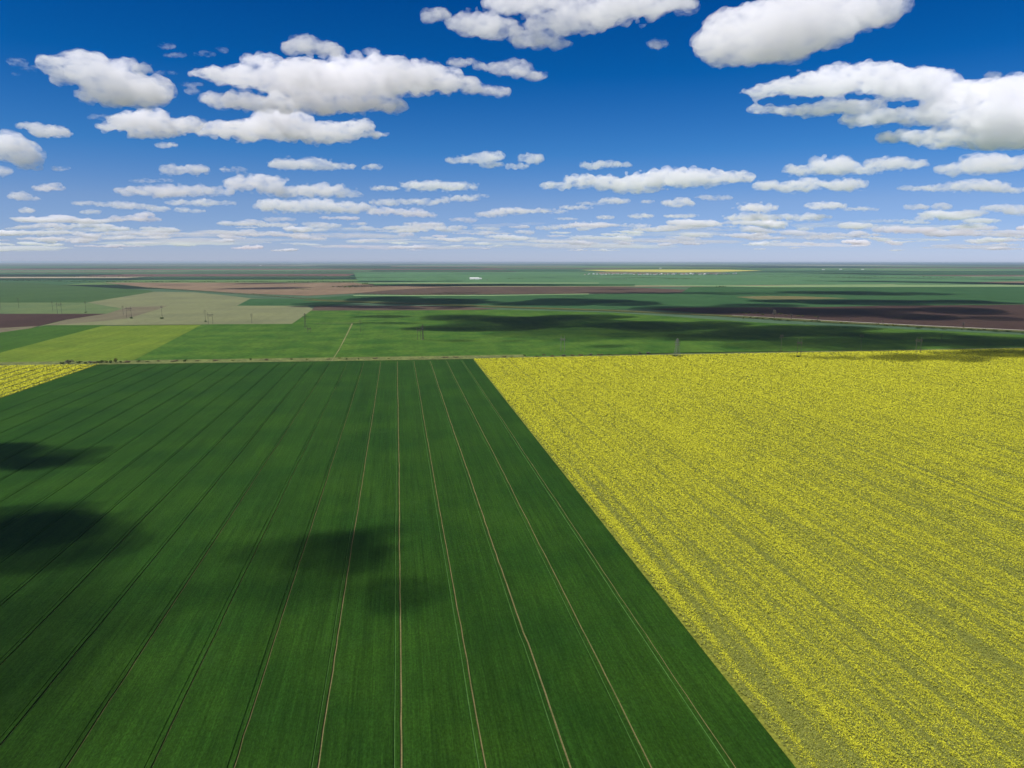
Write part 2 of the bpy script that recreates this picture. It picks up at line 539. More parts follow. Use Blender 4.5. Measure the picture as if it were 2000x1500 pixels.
# --- rapeseed: olive ground under countless flower heads and leaves
M['rape_ground'] = field_mat('rapeseed_understorey', alb(156, 158, 62), alb(130, 138, 54), 1 / 7, fine=0.4, fine_scale=0.9)
xr2 = 1700.0
sheet('rapeseed_field', [(XR, Y0), (xr2, Y0), (xr2, far_y(xr2)), (XR, far_y(XR))], 0.30, M['rape_ground'], 'ground of the wide yellow rapeseed field', 'field')
sheet('rapeseed_field', [(XL, 400), (XL, far_y(XL)), (XL - 700, far_y(XL - 700)), (XL - 700, 400)], 0.30, M['rape_ground'],
      'ground of the small yellow rapeseed corner at left', 'field')


class Noise2:
    def __init__(s, seed):
        s.t = np.random.default_rng(seed).random((256, 256))

    def __call__(s, x, y):
        xi, yi = np.floor(x).astype(int), np.floor(y).astype(int)
        fx, fy = x - xi, y - yi
        fx, fy = fx * fx * (3 - 2 * fx), fy * fy * (3 - 2 * fy)
        T = lambda a, b: s.t[a & 255, b & 255]
        return (T(xi, yi) * (1 - fx) + T(xi + 1, yi) * fx) * (1 - fy) + (T(xi, yi + 1) * (1 - fx) + T(xi + 1, yi + 1) * fx) * fy


n1, n2, n3, n4 = (Noise2(s) for s in (1, 2, 3, 4))


def in_view(x, y, pad):
    cx, sx_ = math.cos(YAW), math.sin(YAW)
    u = x * cx - y * sx_
    v = x * sx_ + y * cx
    zc = v * math.cos(PITCH) + CAM_H * math.sin(PITCH)
    yc = -CAM_H * math.cos(PITCH) + v * math.sin(PITCH)
    return (np.abs(u / zc) < 1000 / F * pad) & (yc / zc > -750 / F * pad)


def bloom(x0, x1, y0, y1, seed, left=False):
    """Flower heads scattered over the field, smaller and denser near the viewer's side of it."""
    r = np.random.default_rng(seed)
    XX, YY, SS = [], [], []
    yb = y0
    while yb < y1:
        d = math.hypot(yb, CAM_H) if not left else math.hypot(yb, 700)
        s = max(0.26, d * 0.00105)
        step = max(6.0, d * 0.03)
        ye = min(y1, yb + step)
        n = int((x1 - x0) * (ye - yb) / (s * s) * (1.35 if d < 500 else 1.1))
        xx = r.uniform(x0, x1, n)
        y_ = r.uniform(yb, ye, n)
        k = in_view(xx, y_, 1.14)
        XX.append(xx[k]); YY.append(y_[k]); SS.append(np.full(k.sum(), s))
        yb = ye
    x, y, s = map(np.concatenate, (XX, YY, SS))
    fy = np.interp(x, np.linspace(x0, x1, 40), [far_y(a) for a in np.linspace(x0, x1, 40)])
    k = (y < fy - 0.5) & (left | (x > x0 + 1.5 + 2.6 * (n2(x * 0 + 3.3, y / 2.3) - .5) + 1.4 * (n1(x * 0 + 8.1, y / .8) - .5)))
    x, y, s = x[k], y[k], s[k]
    # bloom density: long streaks along the rows, patches, tramlines
    st = 0.36 * n1(x / 1.5, y / 420) + 0.30 * n2(x / 3.1, y / 320) + 0.12 * n4(x / 8.5 + 31, y / 200) + 0.22 * n3(x / 1.2, y / 16)
    st = np.clip((st - .5) * 1.7 + .5, 0, 1)
    pa = 0.6 * n3(x / 40, y / 150) + 0.4 * n4(x / 14, y / 40)
    th = np.abs(((x - XR) / PITCHX + 0.35) % 1 - 0.5) * PITCHX
    tram = np.where(left, np.abs(((x - XR) / 19) % 1 - 0.5) * 19 < 1.8 + 1.2 * n2(x / 30, y / 40), (np.abs(th - 0.9) < 0.35) & (n2(x / 50, y / 120) > 0.42))
    edge = np.clip(1 - (x - x0) / 14, 0, 1) if not left else 0
    p = 0.06 + 0.95 * st + 0.45 * (pa - 0.5) + 0.25 * edge + np.clip((y - 450) / 420, -.85, 1.1) * 0.42 + (0.35 if left else 0)
    p = np.where(tram, 0.05, p)
    yellow = r.random(len(x)) < np.clip(p, 0.03, 0.97)
    clump = n4(x / 1.1, y / 1.1)
    z = np.where(yellow, 1.08 + 0.30 * clump + r.uniform(-.08, .1, len(x)), 0.85 + 0.4 * clump * r.random(len(x)))
    z = z + np.where(edge > 0.4, 0.1, 0)
    ang = r.uniform(0, 2 * PI, len(x))
    nx_, ny_ = r.normal(0, .30, len(x)), r.normal(0, .30, len(x))
    nz = np.ones(len(x))
    nl = np.sqrt(nx_ ** 2 + ny_ ** 2 + 1)
    nrm = np.stack([nx_ / nl, ny_ / nl, nz / nl], 1)
    a = np.stack([np.cos(ang), np.sin(ang), np.zeros_like(ang)], 1)
    a -= nrm * (a * nrm).sum(1, keepdims=True)
    a /= np.linalg.norm(a, axis=1, keepdims=True)
    bb = np.cross(nrm, a)
    hw = (s * r.uniform(.38, .75, len(x)))[:, None]
    hh = (s * r.uniform(.28, .55, len(x)))[:, None]
    c = np.stack([x, y, z], 1)
    Q = np.stack([c - a * hw - bb * hh * .6, c + a * hw * .8 - bb * hh, c + a * hw + bb * hh * .7, c - a * hw * .7 + bb * hh], 1)
    Ycol = np.array([0.415, 0.420, 0.019])
    Ycol2 = np.array([0.53, 0.505, 0.034])
    G1, G2 = np.array([0.150, 0.180, 0.028]), np.array([0.25, 0.255, 0.060])
    u = r.random(len(x))[:, None]
    C = np.where(yellow[:, None], Ycol * (1 - u) + Ycol2 * u, G1 * (1 - u) + G2 * u)
    C *= r.uniform(.88, 1.08, len(x))[:, None]
    return Q, C


M['bloom'] = tint_mat('rapeseed_flower_and_leaf', 0.8, 0.08, 0.4)
Q, C = bloom(XR, xr2, 60, 1400, 5)
print('rapeseed quads', len(Q))
tag(link('rapeseed_plants', quads_mesh('rapeseed_plants', Q, C), M['bloom']), 'yellow blooming rapeseed filling the right side', 'rapeseed', kind='stuff')
Q, C = bloom(XL - 640, XL, 500, 1200, 6, True)
tag(link('rapeseed_plants', quads_mesh('rapeseed_plants', Q, C), M['bloom']), 'yellow blooming rapeseed with dark rows in the left corner', 'rapeseed', kind='stuff')
# ------------------------------------------------------------------ small builders
class MB:
    """Collects bars and boxes into one mesh."""

    def __init__(s):
        s.bm = bmesh.new()

    def bar(s, a, b, r0, r1=None, n=6):
        a, b = Vector(a), Vector(b)
        r1 = r0 if r1 is None else r1
        d = (b - a).normalized()
        u = d.orthogonal().normalized()
        v = d.cross(u)
        A = [s.bm.verts.new(a + (u * math.cos(i * 2 * PI / n) + v * math.sin(i * 2 * PI / n)) * r0) for i in range(n)]
        B = [s.bm.verts.new(b + (u * math.cos(i * 2 * PI / n) + v * math.sin(i * 2 * PI / n)) * r1) for i in range(n)]
        for i in range(n):
            s.bm.faces.new((A[i], A[(i + 1) % n], B[(i + 1) % n], B[i]))
        s.bm.faces.new(A[::-1])
        s.bm.faces.new(B)
        return s

    def box(s, lo, hi):
        x0, y0, z0 = lo
        x1, y1, z1 = hi
        v = [s.bm.verts.new(p) for p in ((x0, y0, z0), (x1, y0, z0), (x1, y1, z0), (x0, y1, z0), (x0, y0, z1), (x1, y0, z1), (x1, y1, z1), (x0, y1, z1))]
        for f in ((3, 2, 1, 0), (4, 5, 6, 7), (0, 1, 5, 4), (1, 2, 6, 5), (2, 3, 7, 6), (3, 0, 4, 7)):
            s.bm.faces.new([v[i] for i in f])
        return s

    def gable(s, lx, ly, z0, z1, over=0.5):
        x, yy_ = lx / 2 + over, ly / 2 + over
        p = [(-x, -yy_, z0), (x, -yy_, z0), (x, yy_, z0), (-x, yy_, z0), (-x, 0, z1), (x, 0, z1)]
        v = [s.bm.verts.new(q) for q in p]
        for f in ((0, 1, 5, 4), (2, 3, 4, 5), (1, 2, 5), (3, 0, 4), (3, 2, 1, 0)):
            s.bm.faces.new([v[i] for i in f])
        return s

    def build(s, name, mat, parent=None):
        bmesh.ops.recalc_face_normals(s.bm, faces=s.bm.faces)
        me = bpy.data.meshes.new(name)
        s.bm.to_mesh(me)
        s.bm.free()
        return link(name, me, mat, parent)


M['concrete'] = plain('weathered_concrete', (0.16, 0.15, 0.13), 0.9)
M['wood'] = plain('dark_tarred_wood', (0.075, 0.066, 0.054), 0.9)
M['steel'] = plain('galvanised_steel', (0.16, 0.165, 0.155), 0.6, 0.2)
M['glass'] = plain('insulator_porcelain', (0.10, 0.06, 0.04), 0.3)
FACE = -YAW      # poles carry their arms across the line of sight


def dist_of(px, py):
    p = ground(px, py)
    return p, math.hypot(p.x, p.y)


def single_pole(px, yt, yb, label, mat='wood', arms=3):
    p, d = dist_of(px, yb)
    h = (yb - yt) / F * d
    o = empty('power_pole', (p.x, p.y, 0.4), FACE)
    tag(o, label, 'power pole', 'single poles of the power line')
    MB().bar((0, 0, 0), (0, 0, h), 0.36, 0.25, 8).build('pole', M[mat], o)
    for i in range(arms):
        z = h * (0.97 - 0.11 * i)
        wd = (2.6, 3.4, 2.6)[i]
        MB().box((-wd, -.18, z - .2), (wd, .18, z + .2)).build('crossarm', M[mat], o)
        for s_ in (-1, 1):
            MB().bar((s_ * wd * .92, 0, z - .2), (s_ * wd * .92, 0, z - 1.9), .2, .28, 6).build('insulator', M['glass'], o)
    return o


def portal(px, yt, yb, wpx, label, mat='wood'):
    p, d = dist_of(px, yb)
    h = (yb - yt) / F * d
    wd = wpx / F * d / 2
    o = empty('portal_pylon', (p.x, p.y, 0.4), FACE)
    tag(o, label, 'pylon', 'H shaped pylons of the power line')
    for s_ in (-1, 1):
        MB().bar((s_ * wd * 1.04, 0, 0), (s_ * wd * .96, 0, h), 0.37, 0.28, 8).build('pole', M[mat], o)
    z = h * .80
    MB().box((-wd * 1.45, -.25, z - .35), (wd * 1.45, .25, z + .35)).build('crossarm', M[mat], o)
    b = MB()
    b.bar((-wd, 0, z - .3), (wd, 0, z - wd * 1.1), .22)
    b.bar((wd, .1, z - .3), (-wd, .1, z - wd * 1.1), .22)
    b.build('brace', M[mat], o)
    for x in (-1.4, 0, 1.4):
        MB().bar((x * wd, 0, z - .35), (x * wd, 0, z - 2.6), .22, .3, 6).build('insulator', M['glass'], o)
    return o


def lattice(px, yt, yb, label, half=2.6, mat='steel'):
    p, d = dist_of(px, yb)
    h = (yb - yt) / F * d
    o = empty('lattice_pylon', (p.x, p.y, 0.4), FACE + .35)
    tag(o, label, 'pylon', 'lattice pylons of the power line')
    prof = [(0, half), (.30, half * .68), (.55, half * .48), (.78, half * .36), (.93, half * .26), (1.0, half * .08)]
    for sx_ in (-1, 1):
        for sy_ in (-1, 1):
            b = MB()
            for (z0, w0), (z1, w1) in zip(prof[:-1], prof[1:]):
                b.bar((sx_ * w0, sy_ * w0, z0 * h), (sx_ * w1, sy_ * w1, z1 * h), .26, .22)
            b.build('leg', M[mat], o)
    b = MB()
    zs = np.linspace(0.03, .93, 9)
    ws = np.interp(zs, [q[0] for q in prof], [q[1] for q in prof])
    for i in range(8):
        z0, z1, w0, w1 = zs[i] * h, zs[i + 1] * h, ws[i], ws[i + 1]
        c0 = [(-w0, -w0, z0), (w0, -w0, z0), (w0, w0, z0), (-w0, w0, z0)]
        c1 = [(-w1, -w1, z1), (w1, -w1, z1), (w1, w1, z1), (-w1, w1, z1)]
        for j in range(4):
            b.bar(c0[j], c1[(j + 1) % 4], .07, n=4)
            b.bar(c0[(j + 1) % 4], c1[j], .07, n=4)
            b.bar(c1[j], c1[(j + 1) % 4], .07, n=4)
    b.build('bracing', M[mat], o)
    for z, wd in ((.66, 4.0), (.78, 5.2), (.90, 3.4)):
        wz = float(np.interp(z, [q[0] for q in prof], [q[1] for q in prof]))
        b = MB()
        for s_ in (-1, 1):
            for yv in (-wz, wz):
                b.bar((s_ * wz, yv, z * h), (s_ * wd, 0, z * h + .2), .2, .14)
            b.bar((s_ * wz, 0, z * h + 1.6), (s_ * wd, 0, z * h + .3), .16, .12)
        b.bar((-wz, -wz, z * h), (wz, -wz, z * h), .2)
        b.bar((-wz, wz, z * h), (wz, wz, z * h), .2)
        b.bar((0, -wz, z * h), (0, wz, z * h), .2)
        b.bar((-wz, 0, z * h + 1.6), (wz, 0, z * h + 1.6), .16)
        bmesh.ops.remove_doubles(b.bm, verts=b.bm.verts, dist=.02)
        b.build('crossarm', M[mat], o)
        for s_ in (-1, 1):
            MB().bar((s_ * wd * .97, 0, z * h), (s_ * wd * .97, 0, z * h - 2.0), .18, .26, 6).build('insulator', M['glass'], o)
    for sx_ in (-1, 1):
        for sy_ in (-1, 1):
            MB().box((sx_ * half - .7, sy_ * half - .7, -.5), (sx_ * half + .7, sy_ * half + .7, .9)).build('footing', M['concrete'], o)
    return o


lattice(1322, 662, 697, 'tall steel lattice pylon at the far edge of the yellow rapeseed', 4.3)
lattice(596.5, 613, 641, 'dim lattice pylon near the right corner of the beige fallow field', 1.9, 'wood')
lattice(826, 634, 664, 'dark slim lattice pylon standing in the bright green field beside an H shaped one', 1.5, 'wood')
for px_, yt, yb, lab, arms in (
        (2, 585, 606, 'power pole at the extreme left edge of the olive field', 2),
        (37, 586, 602, 'dark power pole second from the left edge of the olive field', 3),
        (103, 592, 607.5, 'short dark power pole just left of an H shaped pylon on the olive field', 2),
        (168, 592, 611, 'lone dark power pole above the tip of the ploughed wedge', 2),
        (241, 600, 616, 'power pole left of the H shaped pylon on the brown fallow corner', 2),
        (317, 600, 622.5, 'lone power pole in the middle of the beige fallow field', 2),
        (401.5, 608, 628.8, 'power pole close beside the H shaped pylon at the lower edge of the fallow field', 2),
        (492, 614, 632, 'power pole with three clear crossarms at the lower edge of the fallow field', 3),
        (704, 626, 650, 'power pole beside the bend of the straw coloured path', 2),
        (1525, 656, 686.5, 'tall dark power pole at the edge of the yellow field right of the steel pylon', 2),
        (1681, 656, 683, 'thin dark power pole in the shaded green field at right', 2),
        (1838, 655, 667, 'faint short power pole rightmost in the green field', 2)):
    single_pole(px_, yt, yb, lab, arms=arms)
for px_, yt, yb, wp, lab, mt in (
        (116.5, 593, 613, 7, 'H shaped pylon on the olive field at left', 'wood'),
        (252.5, 601, 622, 8, 'H shaped pylon on the brown fallow corner', 'wood'),
        (411.5, 612, 634, 8, 'H shaped pylon where fallow and bright green fields meet', 'wood'),
        (604, 640, 650, 5, 'small faint H shaped pylon on bright green below the fallow corner', 'wood'),
        (818.5, 640, 664, 6, 'H shaped pylon paired with the slim lattice one', 'wood'),
        (1099, 656, 687, 7, 'pale H shaped pylon above the weedy verge of the yellow field', 'concrete'),
        (1560, 664, 698, 6.5, 'dark H shaped pylon standing in shaded yellow rapeseed', 'wood'),
        (1793, 662, 688, 8, 'dark H shaped pylon in the lit streak of the right green field', 'wood'),
        (683, 537, 552.5, 2.2, 'distant pale H shaped pylon above the scrub patch', 'concrete'),
        (951.5, 545, 552, 3, 'distant pale H shaped pylon right of the white barn', 'concrete'),
        (520, 546, 551, 2, 'tiny distant H shaped pylon at the top of the pinkish field', 'concrete')):
    portal(px_, yt, yb, wp, lab, mt)

# ------------------------------------------------------------------ bushes and trees
M['leaf'] = tint_mat('leaves', 0.8, 0.25, 0.9)
M['bark'] = plain('bark', (0.075, 0.060, 0.045), 0.9)
LEAF = {'green': ((0.040, 0.070, 0.018), (0.075, 0.110, 0.026)), 'grey': ((0.085, 0.080, 0.075), (0.120, 0.110, 0.090)),
        'yellowish': ((0.085, 0.105, 0.020), (0.140, 0.150, 0.030)), 'brown': ((0.095, 0.070, 0.042), (0.135, 0.100, 0.060))}


def leaf_quads(r, centres, radii, n, size, tone):
    """Leaf sized faces through the volume of several clumps."""
    w_ = np.array([q[0] * q[1] * q[2] for q in radii]) ** .67
    ci = r.choice(len(centres), n, p=w_ / w_.sum())
    v = r.normal(0, 1, (n, 3))
    v /= np.linalg.norm(v, axis=1, keepdims=True)
    rr = r.uniform(.25, 1, n) ** .45
    c = np.array(centres)[ci] + v * rr[:, None] * np.array(radii)[ci]
    nrm = v * .6 + r.normal(0, .7, (n, 3))
    nrm /= np.linalg.norm(nrm, axis=1, keepdims=True)
    a = np.cross(nrm, r.normal(0, 1, (n, 3)))
    a /= np.linalg.norm(a, axis=1, keepdims=True)
    b_ = np.cross(nrm, a)
    s = (size * r.uniform(.6, 1.3, n))[:, None]
    Q_ = np.stack([c - a * s, c - b_ * s * .6, c + a * s, c + b_ * s * .6], 1)
    k = r.random((n, 1))
    C_ = np.array(tone[0]) * (1 - k) + np.array(tone[1]) * k
    Q_[:, :, 2] = np.maximum(Q_[:, :, 2], 0.05)
    return Q_, C_


def bush_proto(tone, seed, h=1.0, wd=1.4):
    r = np.random.default_rng(seed)
    cs, rs = [], []
    for i in range(6):
        cs.append((r.uniform(-.55, .55) * wd / 1.4, r.uniform(-.35, .35), r.uniform(.3, .62) * h))
        rs.append((r.uniform(.22, .42), r.uniform(.2, .38), r.uniform(.22, .38)))
    Qa, Ca = leaf_quads(r, cs, rs, 420, .075, LEAF[tone])
    o = empty('bush', (0, 0, 0))
    link('crown', quads_mesh('crown', Qa, Ca), M['leaf'], o)
    b = MB()
    for i in range(4):
        c = cs[i]
        b.bar((c[0] * .15, c[1] * .15, 0), (c[0] * .8, c[1] * .8, c[2] * .95), .035, .012, 5)
    b.build('stem', M['bark'], o)
    return o


def tree_proto(tone, seed, slim=False):
    """Unit-height tree: tapered trunk with limbs, crown of leaf clumps."""
    r = np.random.default_rng(seed)
    o = empty('tree', (0, 0, 0))
    cs, rs = [], []
    b = MB()
    b.bar((0, 0, 0), (.01, 0, .45), .028, .016, 7)
    b.bar((.01, 0, .45), (.0, .01, .9), .016, .005, 6)
    for i in range(9):
        a_ = i * 2.4 + r.uniform(-.4, .4)
        z = r.uniform(.38, .92)
        reach = (.07 if slim else .26) * (1.15 - abs(z - .55))
        c = (math.cos(a_) * reach, math.sin(a_) * reach, z)
        cs.append(c)
        q = (.06, .14) if slim else (.15, .14)
        rs.append((q[0] * r.uniform(.8, 1.3), q[0] * r.uniform(.8, 1.3), q[1] * r.uniform(.7, 1.2)))
        b.bar((0, 0, z * .72), c, .010, .004, 4)
    Qa, Ca = leaf_quads(r, cs, rs, 260 if slim else 620, .026, LEAF[tone])
    b.build('trunk', M['bark'], o)
    link('crown', quads_mesh('crown', Qa, Ca), M['leaf'], o)
    return o


used = {}


def place(proto_key, make, name, p, rz, sc_, label, cat, group):
    """The first of a kind is the thing itself, the next ones are copies with their parts."""
    if proto_key not in used:
        used[proto_key] = o = make()
    else:
        o = copy_tree(used[proto_key])
    o.location, o.rotation_euler, o.scale = p, (0, 0, rz), sc_
    return tag(o, label, cat, group)


BUSH = [  # x, base row, height and width in pixels, look, label
    (121, 711.8, 5, 9, 'green', 'low dark bush at the left end of the row above the yellow corner'),
    (135, 711.6, 9, 13, 'grey', 'round greyish bush, the bulkiest of the row above the yellow corner'),
    (155, 711.0, 7, 8, 'green', 'dark upright bush right of the bulky greyish one'),
    (168, 710.8, 4, 9, 'green', 'flat dark bush between an upright and a greyish bush'),
    (177, 710.5, 5, 8, 'grey', 'small greyish bush above the tip of the yellow corner'),
    (187, 710.2, 5, 9, 'brown', 'brownish bush just right of the yellow corner tip'),
    (198, 709.8, 7, 12, 'green', 'wide green bush left of the tallest one'),
    (207, 709.4, 5, 8, 'yellowish', 'little yellowish bush between two green ones'),
    (217, 710.0, 7, 8, 'green', 'dark bush immediately left of the tallest bush'),
    (226, 708.4, 11, 9, 'yellowish', 'tallest yellowish bush of the row on the dry grass'),
    (235, 708.8, 4, 7, 'green', 'small dark bush immediately right of the tallest one'),
    (247, 708.4, 4, 14, 'brown', 'long low brownish bush below the lime green field corner')]
for x, yb, hp, wp, tone, lab in BUSH:
    p, d = dist_of(x, yb)
    place('bush_' + tone, lambda t=tone: bush_proto(t, len(used) + 3), 'bush', (p.x, p.y, .6), rnd.uniform(0, 6), (wp / F * d / 1.2, wp / F * d / 1.2, hp / F * d * .8), lab, 'bush',
          'bushes on the grass strip behind the fields')
for x, yb, hp, wp, tone in ((271, 707.4, 4, 7, 'green'), (288, 708, 3, 6, 'green'), (310, 706.5, 3, 7, 'brown'), (340, 706.5, 3, 14, 'brown'), (362, 706.8, 5, 8, 'green'),
                            (385, 706, 3, 7, 'brown'), (420, 705.6, 3, 11, 'brown'), (455, 705, 2.5, 8, 'yellowish'), (490, 703.5, 4, 7, 'green'), (520, 704, 3, 9, 'brown'),
                            (569, 703.3, 4, 5, 'green'), (600, 703, 3, 8, 'yellowish'), (641, 702.8, 3, 8, 'brown'), (662, 701, 3, 8, 'yellowish'), (677, 703, 4, 5, 'green'),
                            (700, 702.8, 3.5, 5, 'green'), (733, 701, 3, 10, 'brown'), (760, 701, 2.5, 8, 'yellowish'), (870, 699.5, 3, 12, 'brown'), (890, 699, 3, 10, 'brown'),
                            (985, 698.5, 4, 8, 'brown'), (1000, 699.6, 3, 7, 'green'), (1025, 695.5, 3, 9, 'green'), (1048, 697.5, 3, 8, 'green'), (1062, 694.5, 3, 8, 'brown'),
                            (1078, 697, 4, 9, 'brown'), (1100, 696.3, 4.5, 11, 'grey'), (1118, 695.5, 4, 9, 'brown'), (1135, 695, 4, 12, 'brown'), (1153, 694.5, 4, 12, 'grey'),
                            (1172, 694, 3.5, 12, 'brown'), (1190, 693.6, 3, 9, 'green'), (1250, 691, 3, 8, 'grey'), (1265, 690.7, 3, 12, 'grey')):
    p, d = dist_of(x, yb)
    side = 'tiny low %s bush along the dry grass strip between wheat and bright green field' if x < 930 else 'tiny low %s bush on the weedy edge behind the yellow rapeseed'
    place('bush_' + tone, None, 'bush', (p.x, p.y, .6), rnd.uniform(0, 6), (wp / F * d / 1.2, wp / F * d / 1.2, hp / F * d * .8),
          side % {'green': 'dark green', 'brown': 'brownish', 'grey': 'greyish', 'yellowish': 'yellowish'}[tone], 'bush',
          'tiny %s bushes %s' % (tone, 'on the dry grass strip' if x < 930 else 'behind the rapeseed'))
# weeds left standing round the feet of poles
for x, yb, wp, hp, lab in ((168, 611.3, 5, 1.5, 'the lone pole above the ploughed wedge'), (257, 622.3, 10, 2, 'the H shaped pylon on the fallow corner'),
                           (317, 622.7, 14, 1.8, 'the lone pole in the beige fallow'), (402, 629, 8, 1.8, 'the pole at the lower fallow edge'),
                           (1322, 697, 20, 2.5, 'the steel lattice pylon'), (1525, 687, 8, 1.6, 'the tall dark pole by the yellow field'), (1560, 698.4, 14, 2.4, 'the H shaped pylon in the rapeseed')):
    p, d = dist_of(x, yb)
    place('bush_green', None, 'bush', (p.x, p.y, .5), rnd.uniform(0, 6), (wp / F * d / 1.3, wp / F * d / 1.6, hp / F * d * 1.5), 'dark weedy tuft round the foot of ' + lab, 'bush',
          'weeds at the feet of pylons')
# bushes and pale trees along the road
for x0_, x1_, off, n, tone, lab in ((1440, 1600, -6, 12, 'yellowish', 'small yellowish bush on the far side of the pale road'),
                                    (1450, 1640, 4, 16, 'green', 'small dark bush on the near side of the pale road'),
                                    (1640, 1800, 3.5, 14, 'yellowish', 'small yellowish bush on the near verge of the pale road'),
                                    (1780, 2000, 4.5, 18, 'green', 'dark bush on the near verge at the right end of the pale road')):
    for i in range(n):
        x = rnd.uniform(x0_, x1_)
        yr = np.interp(x, [1430, 1560, 1640, 1800, 2000], [616.2, 623.2, 628, 636.2, 645.6]) + off * rnd.uniform(.6, 1.3)
        p, d = dist_of(x, yr)
        hp, wp = rnd.uniform(2, 3.6), rnd.uniform(5, 11)
        place('bush_' + tone, None, 'bush', (p.x, p.y, .6), rnd.uniform(0, 6), (wp / F * d / 1.2, wp / F * d / 1.2, hp / F * d * .8), lab, 'bush', lab.replace('bush', 'bushes', 1))
for x, yt, yb, lab in ((1512, 604, 622, 'pale slender tree left of the others along the road, the tallest'), (1545, 612, 624, 'thin pale tree second from the left along the road'),
                       (1660, 622.5, 630, 'short pale tree by the start of the bright road stretch'), (1724, 625, 633, 'short pale tree in the middle of the bright road stretch'),
                       (1881, 630, 640.5, 'pale forked tree at the right part of the road'), (1597, 616, 627, 'thin pale tree before the road turns bright')):
    p, d = dist_of(x, yb)
    hh = (yb - yt) / F * d
    place('tree_slim', lambda: tree_proto('grey', 21, True), 'tree', (p.x, p.y, .6), rnd.uniform(0, 6), (hh * 1.3, hh * 1.3, hh), lab, 'tree', 'pale trees along the gravel road')

# far woods, hedges and village greenery: masses of foliage too far to count
fq, fc = [], []


def wood_line(x0_, y0_, x1_, y1_, hgt, wid, n, tone='green', seed=0):
    r = np.random.default_rng(seed + 100)
    a, b_ = ground(x0_, y0_), ground(x1_, y1_)
    t_ = r.random(n)
    lump = 0.55 + 0.45 * np.sin(t_ * 40 + seed) * np.sin(t_ * 17 + 1.3 * seed)
    c = np.stack([a.x + (b_.x - a.x) * t_ + r.normal(0, wid, n), a.y + (b_.y - a.y) * t_ + r.normal(0, wid, n), .5 + hgt * lump * r.random(n) ** .6], 1)
    nrm = r.normal(0, 1, (n, 3)) + np.array([0, -.5, .6])
    nrm /= np.linalg.norm(nrm, axis=1, keepdims=True)
    u = np.cross(nrm, r.normal(0, 1, (n, 3)))
    u /= np.linalg.norm(u, axis=1, keepdims=True)
    v = np.cross(nrm, u)
    s = (hgt * .28 * r.uniform(.6, 1.3, n))[:, None]
    fq.append(np.stack([c - u * s, c - v * s, c + u * s, c + v * s], 1))
    k = r.random((n, 1))
    fc.append(np.array(LEAF[tone][0]) * (1 - k) + np.array(LEAF[tone][1]) * k)


for i, (a0, a1, b0, b1, hgt, n, tone) in enumerate((
        (0, 548, 205, 551.5, 9, 500, 'green'), (0, 540, 300, 542, 11, 500, 'green'), (205, 551.2, 690, 551.4, 10, 1400, 'green'), (170, 537, 420, 540, 10, 500, 'brown'),
        (480, 538, 640, 540, 10, 500, 'green'), (400, 546.5, 640, 545.5, 10, 600, 'green'), (290, 562, 520, 577, 4, 700, 'green'), (520, 577.5, 620, 584.6, 3.5, 300, 'green'),
        (575, 565.3, 605, 565.6, 5, 120, 'green'), (690, 575.4, 960, 575.8, 5, 500, 'green'), (860, 558.8, 1180, 559.2, 6, 400, 'green'),
        (960, 574, 1150, 572.6, 4, 200, 'green'), (1400, 561, 1416, 561, 9, 80, 'green'), (990, 545, 1020, 545, 8, 80, 'green'), (680, 598, 960, 603, 2, 200, 'brown'),
        (0, 529, 500, 529.5, 14, 500, 'green'), (500, 531, 1000, 531.5, 14, 500, 'green'), (1000, 524, 1900, 524.5, 15, 700, 'green'), (1500, 541, 1900, 543, 12, 500, 'green'),
        (1600, 534, 2000, 533, 13, 400, 'green'), (1900, 597, 2000, 594.6, 3.5, 180, 'green'), (0, 523, 900, 523.5, 16, 700, 'green'))):
    wood_line(a0, a1, b0, b1, hgt, 5, n, tone, i)
for i, (x, yv, n) in enumerate(((1150, 533, 60), (1170, 537.5, 80), (1215, 538.5, 140), (1270, 538, 140), (1330, 537.5, 140), (1385, 537, 120), (1430, 536, 80), (1250, 543, 120),
                                (1320, 544.5, 160), (1200, 545, 100), (60, 545, 100), (690, 561, 60))):
    wood_line(x - 30, yv, x + 30, yv + .2, 8, 60, n * 2, 'green' if i % 3 else 'grey', 50 + i)
r = np.random.default_rng(77)
for i in range(40):      # scrub patch on the pinkish field
    x = r.uniform(676, 720)
    yv = 564 - (x - 676) * .16 + r.uniform(-1.6, 1.6) - 3
    wood_line(x - 2, yv, x + 2, yv, 6, 8, 14, 'yellowish' if i % 2 else 'green', 200 + i)
tag(link('far_woods', quads_mesh('far_woods', np.concatenate(fq), np.concatenate(fc)), M['leaf']), 'far woods, hedges and scrub spread over the plain', 'woods', kind='stuff')

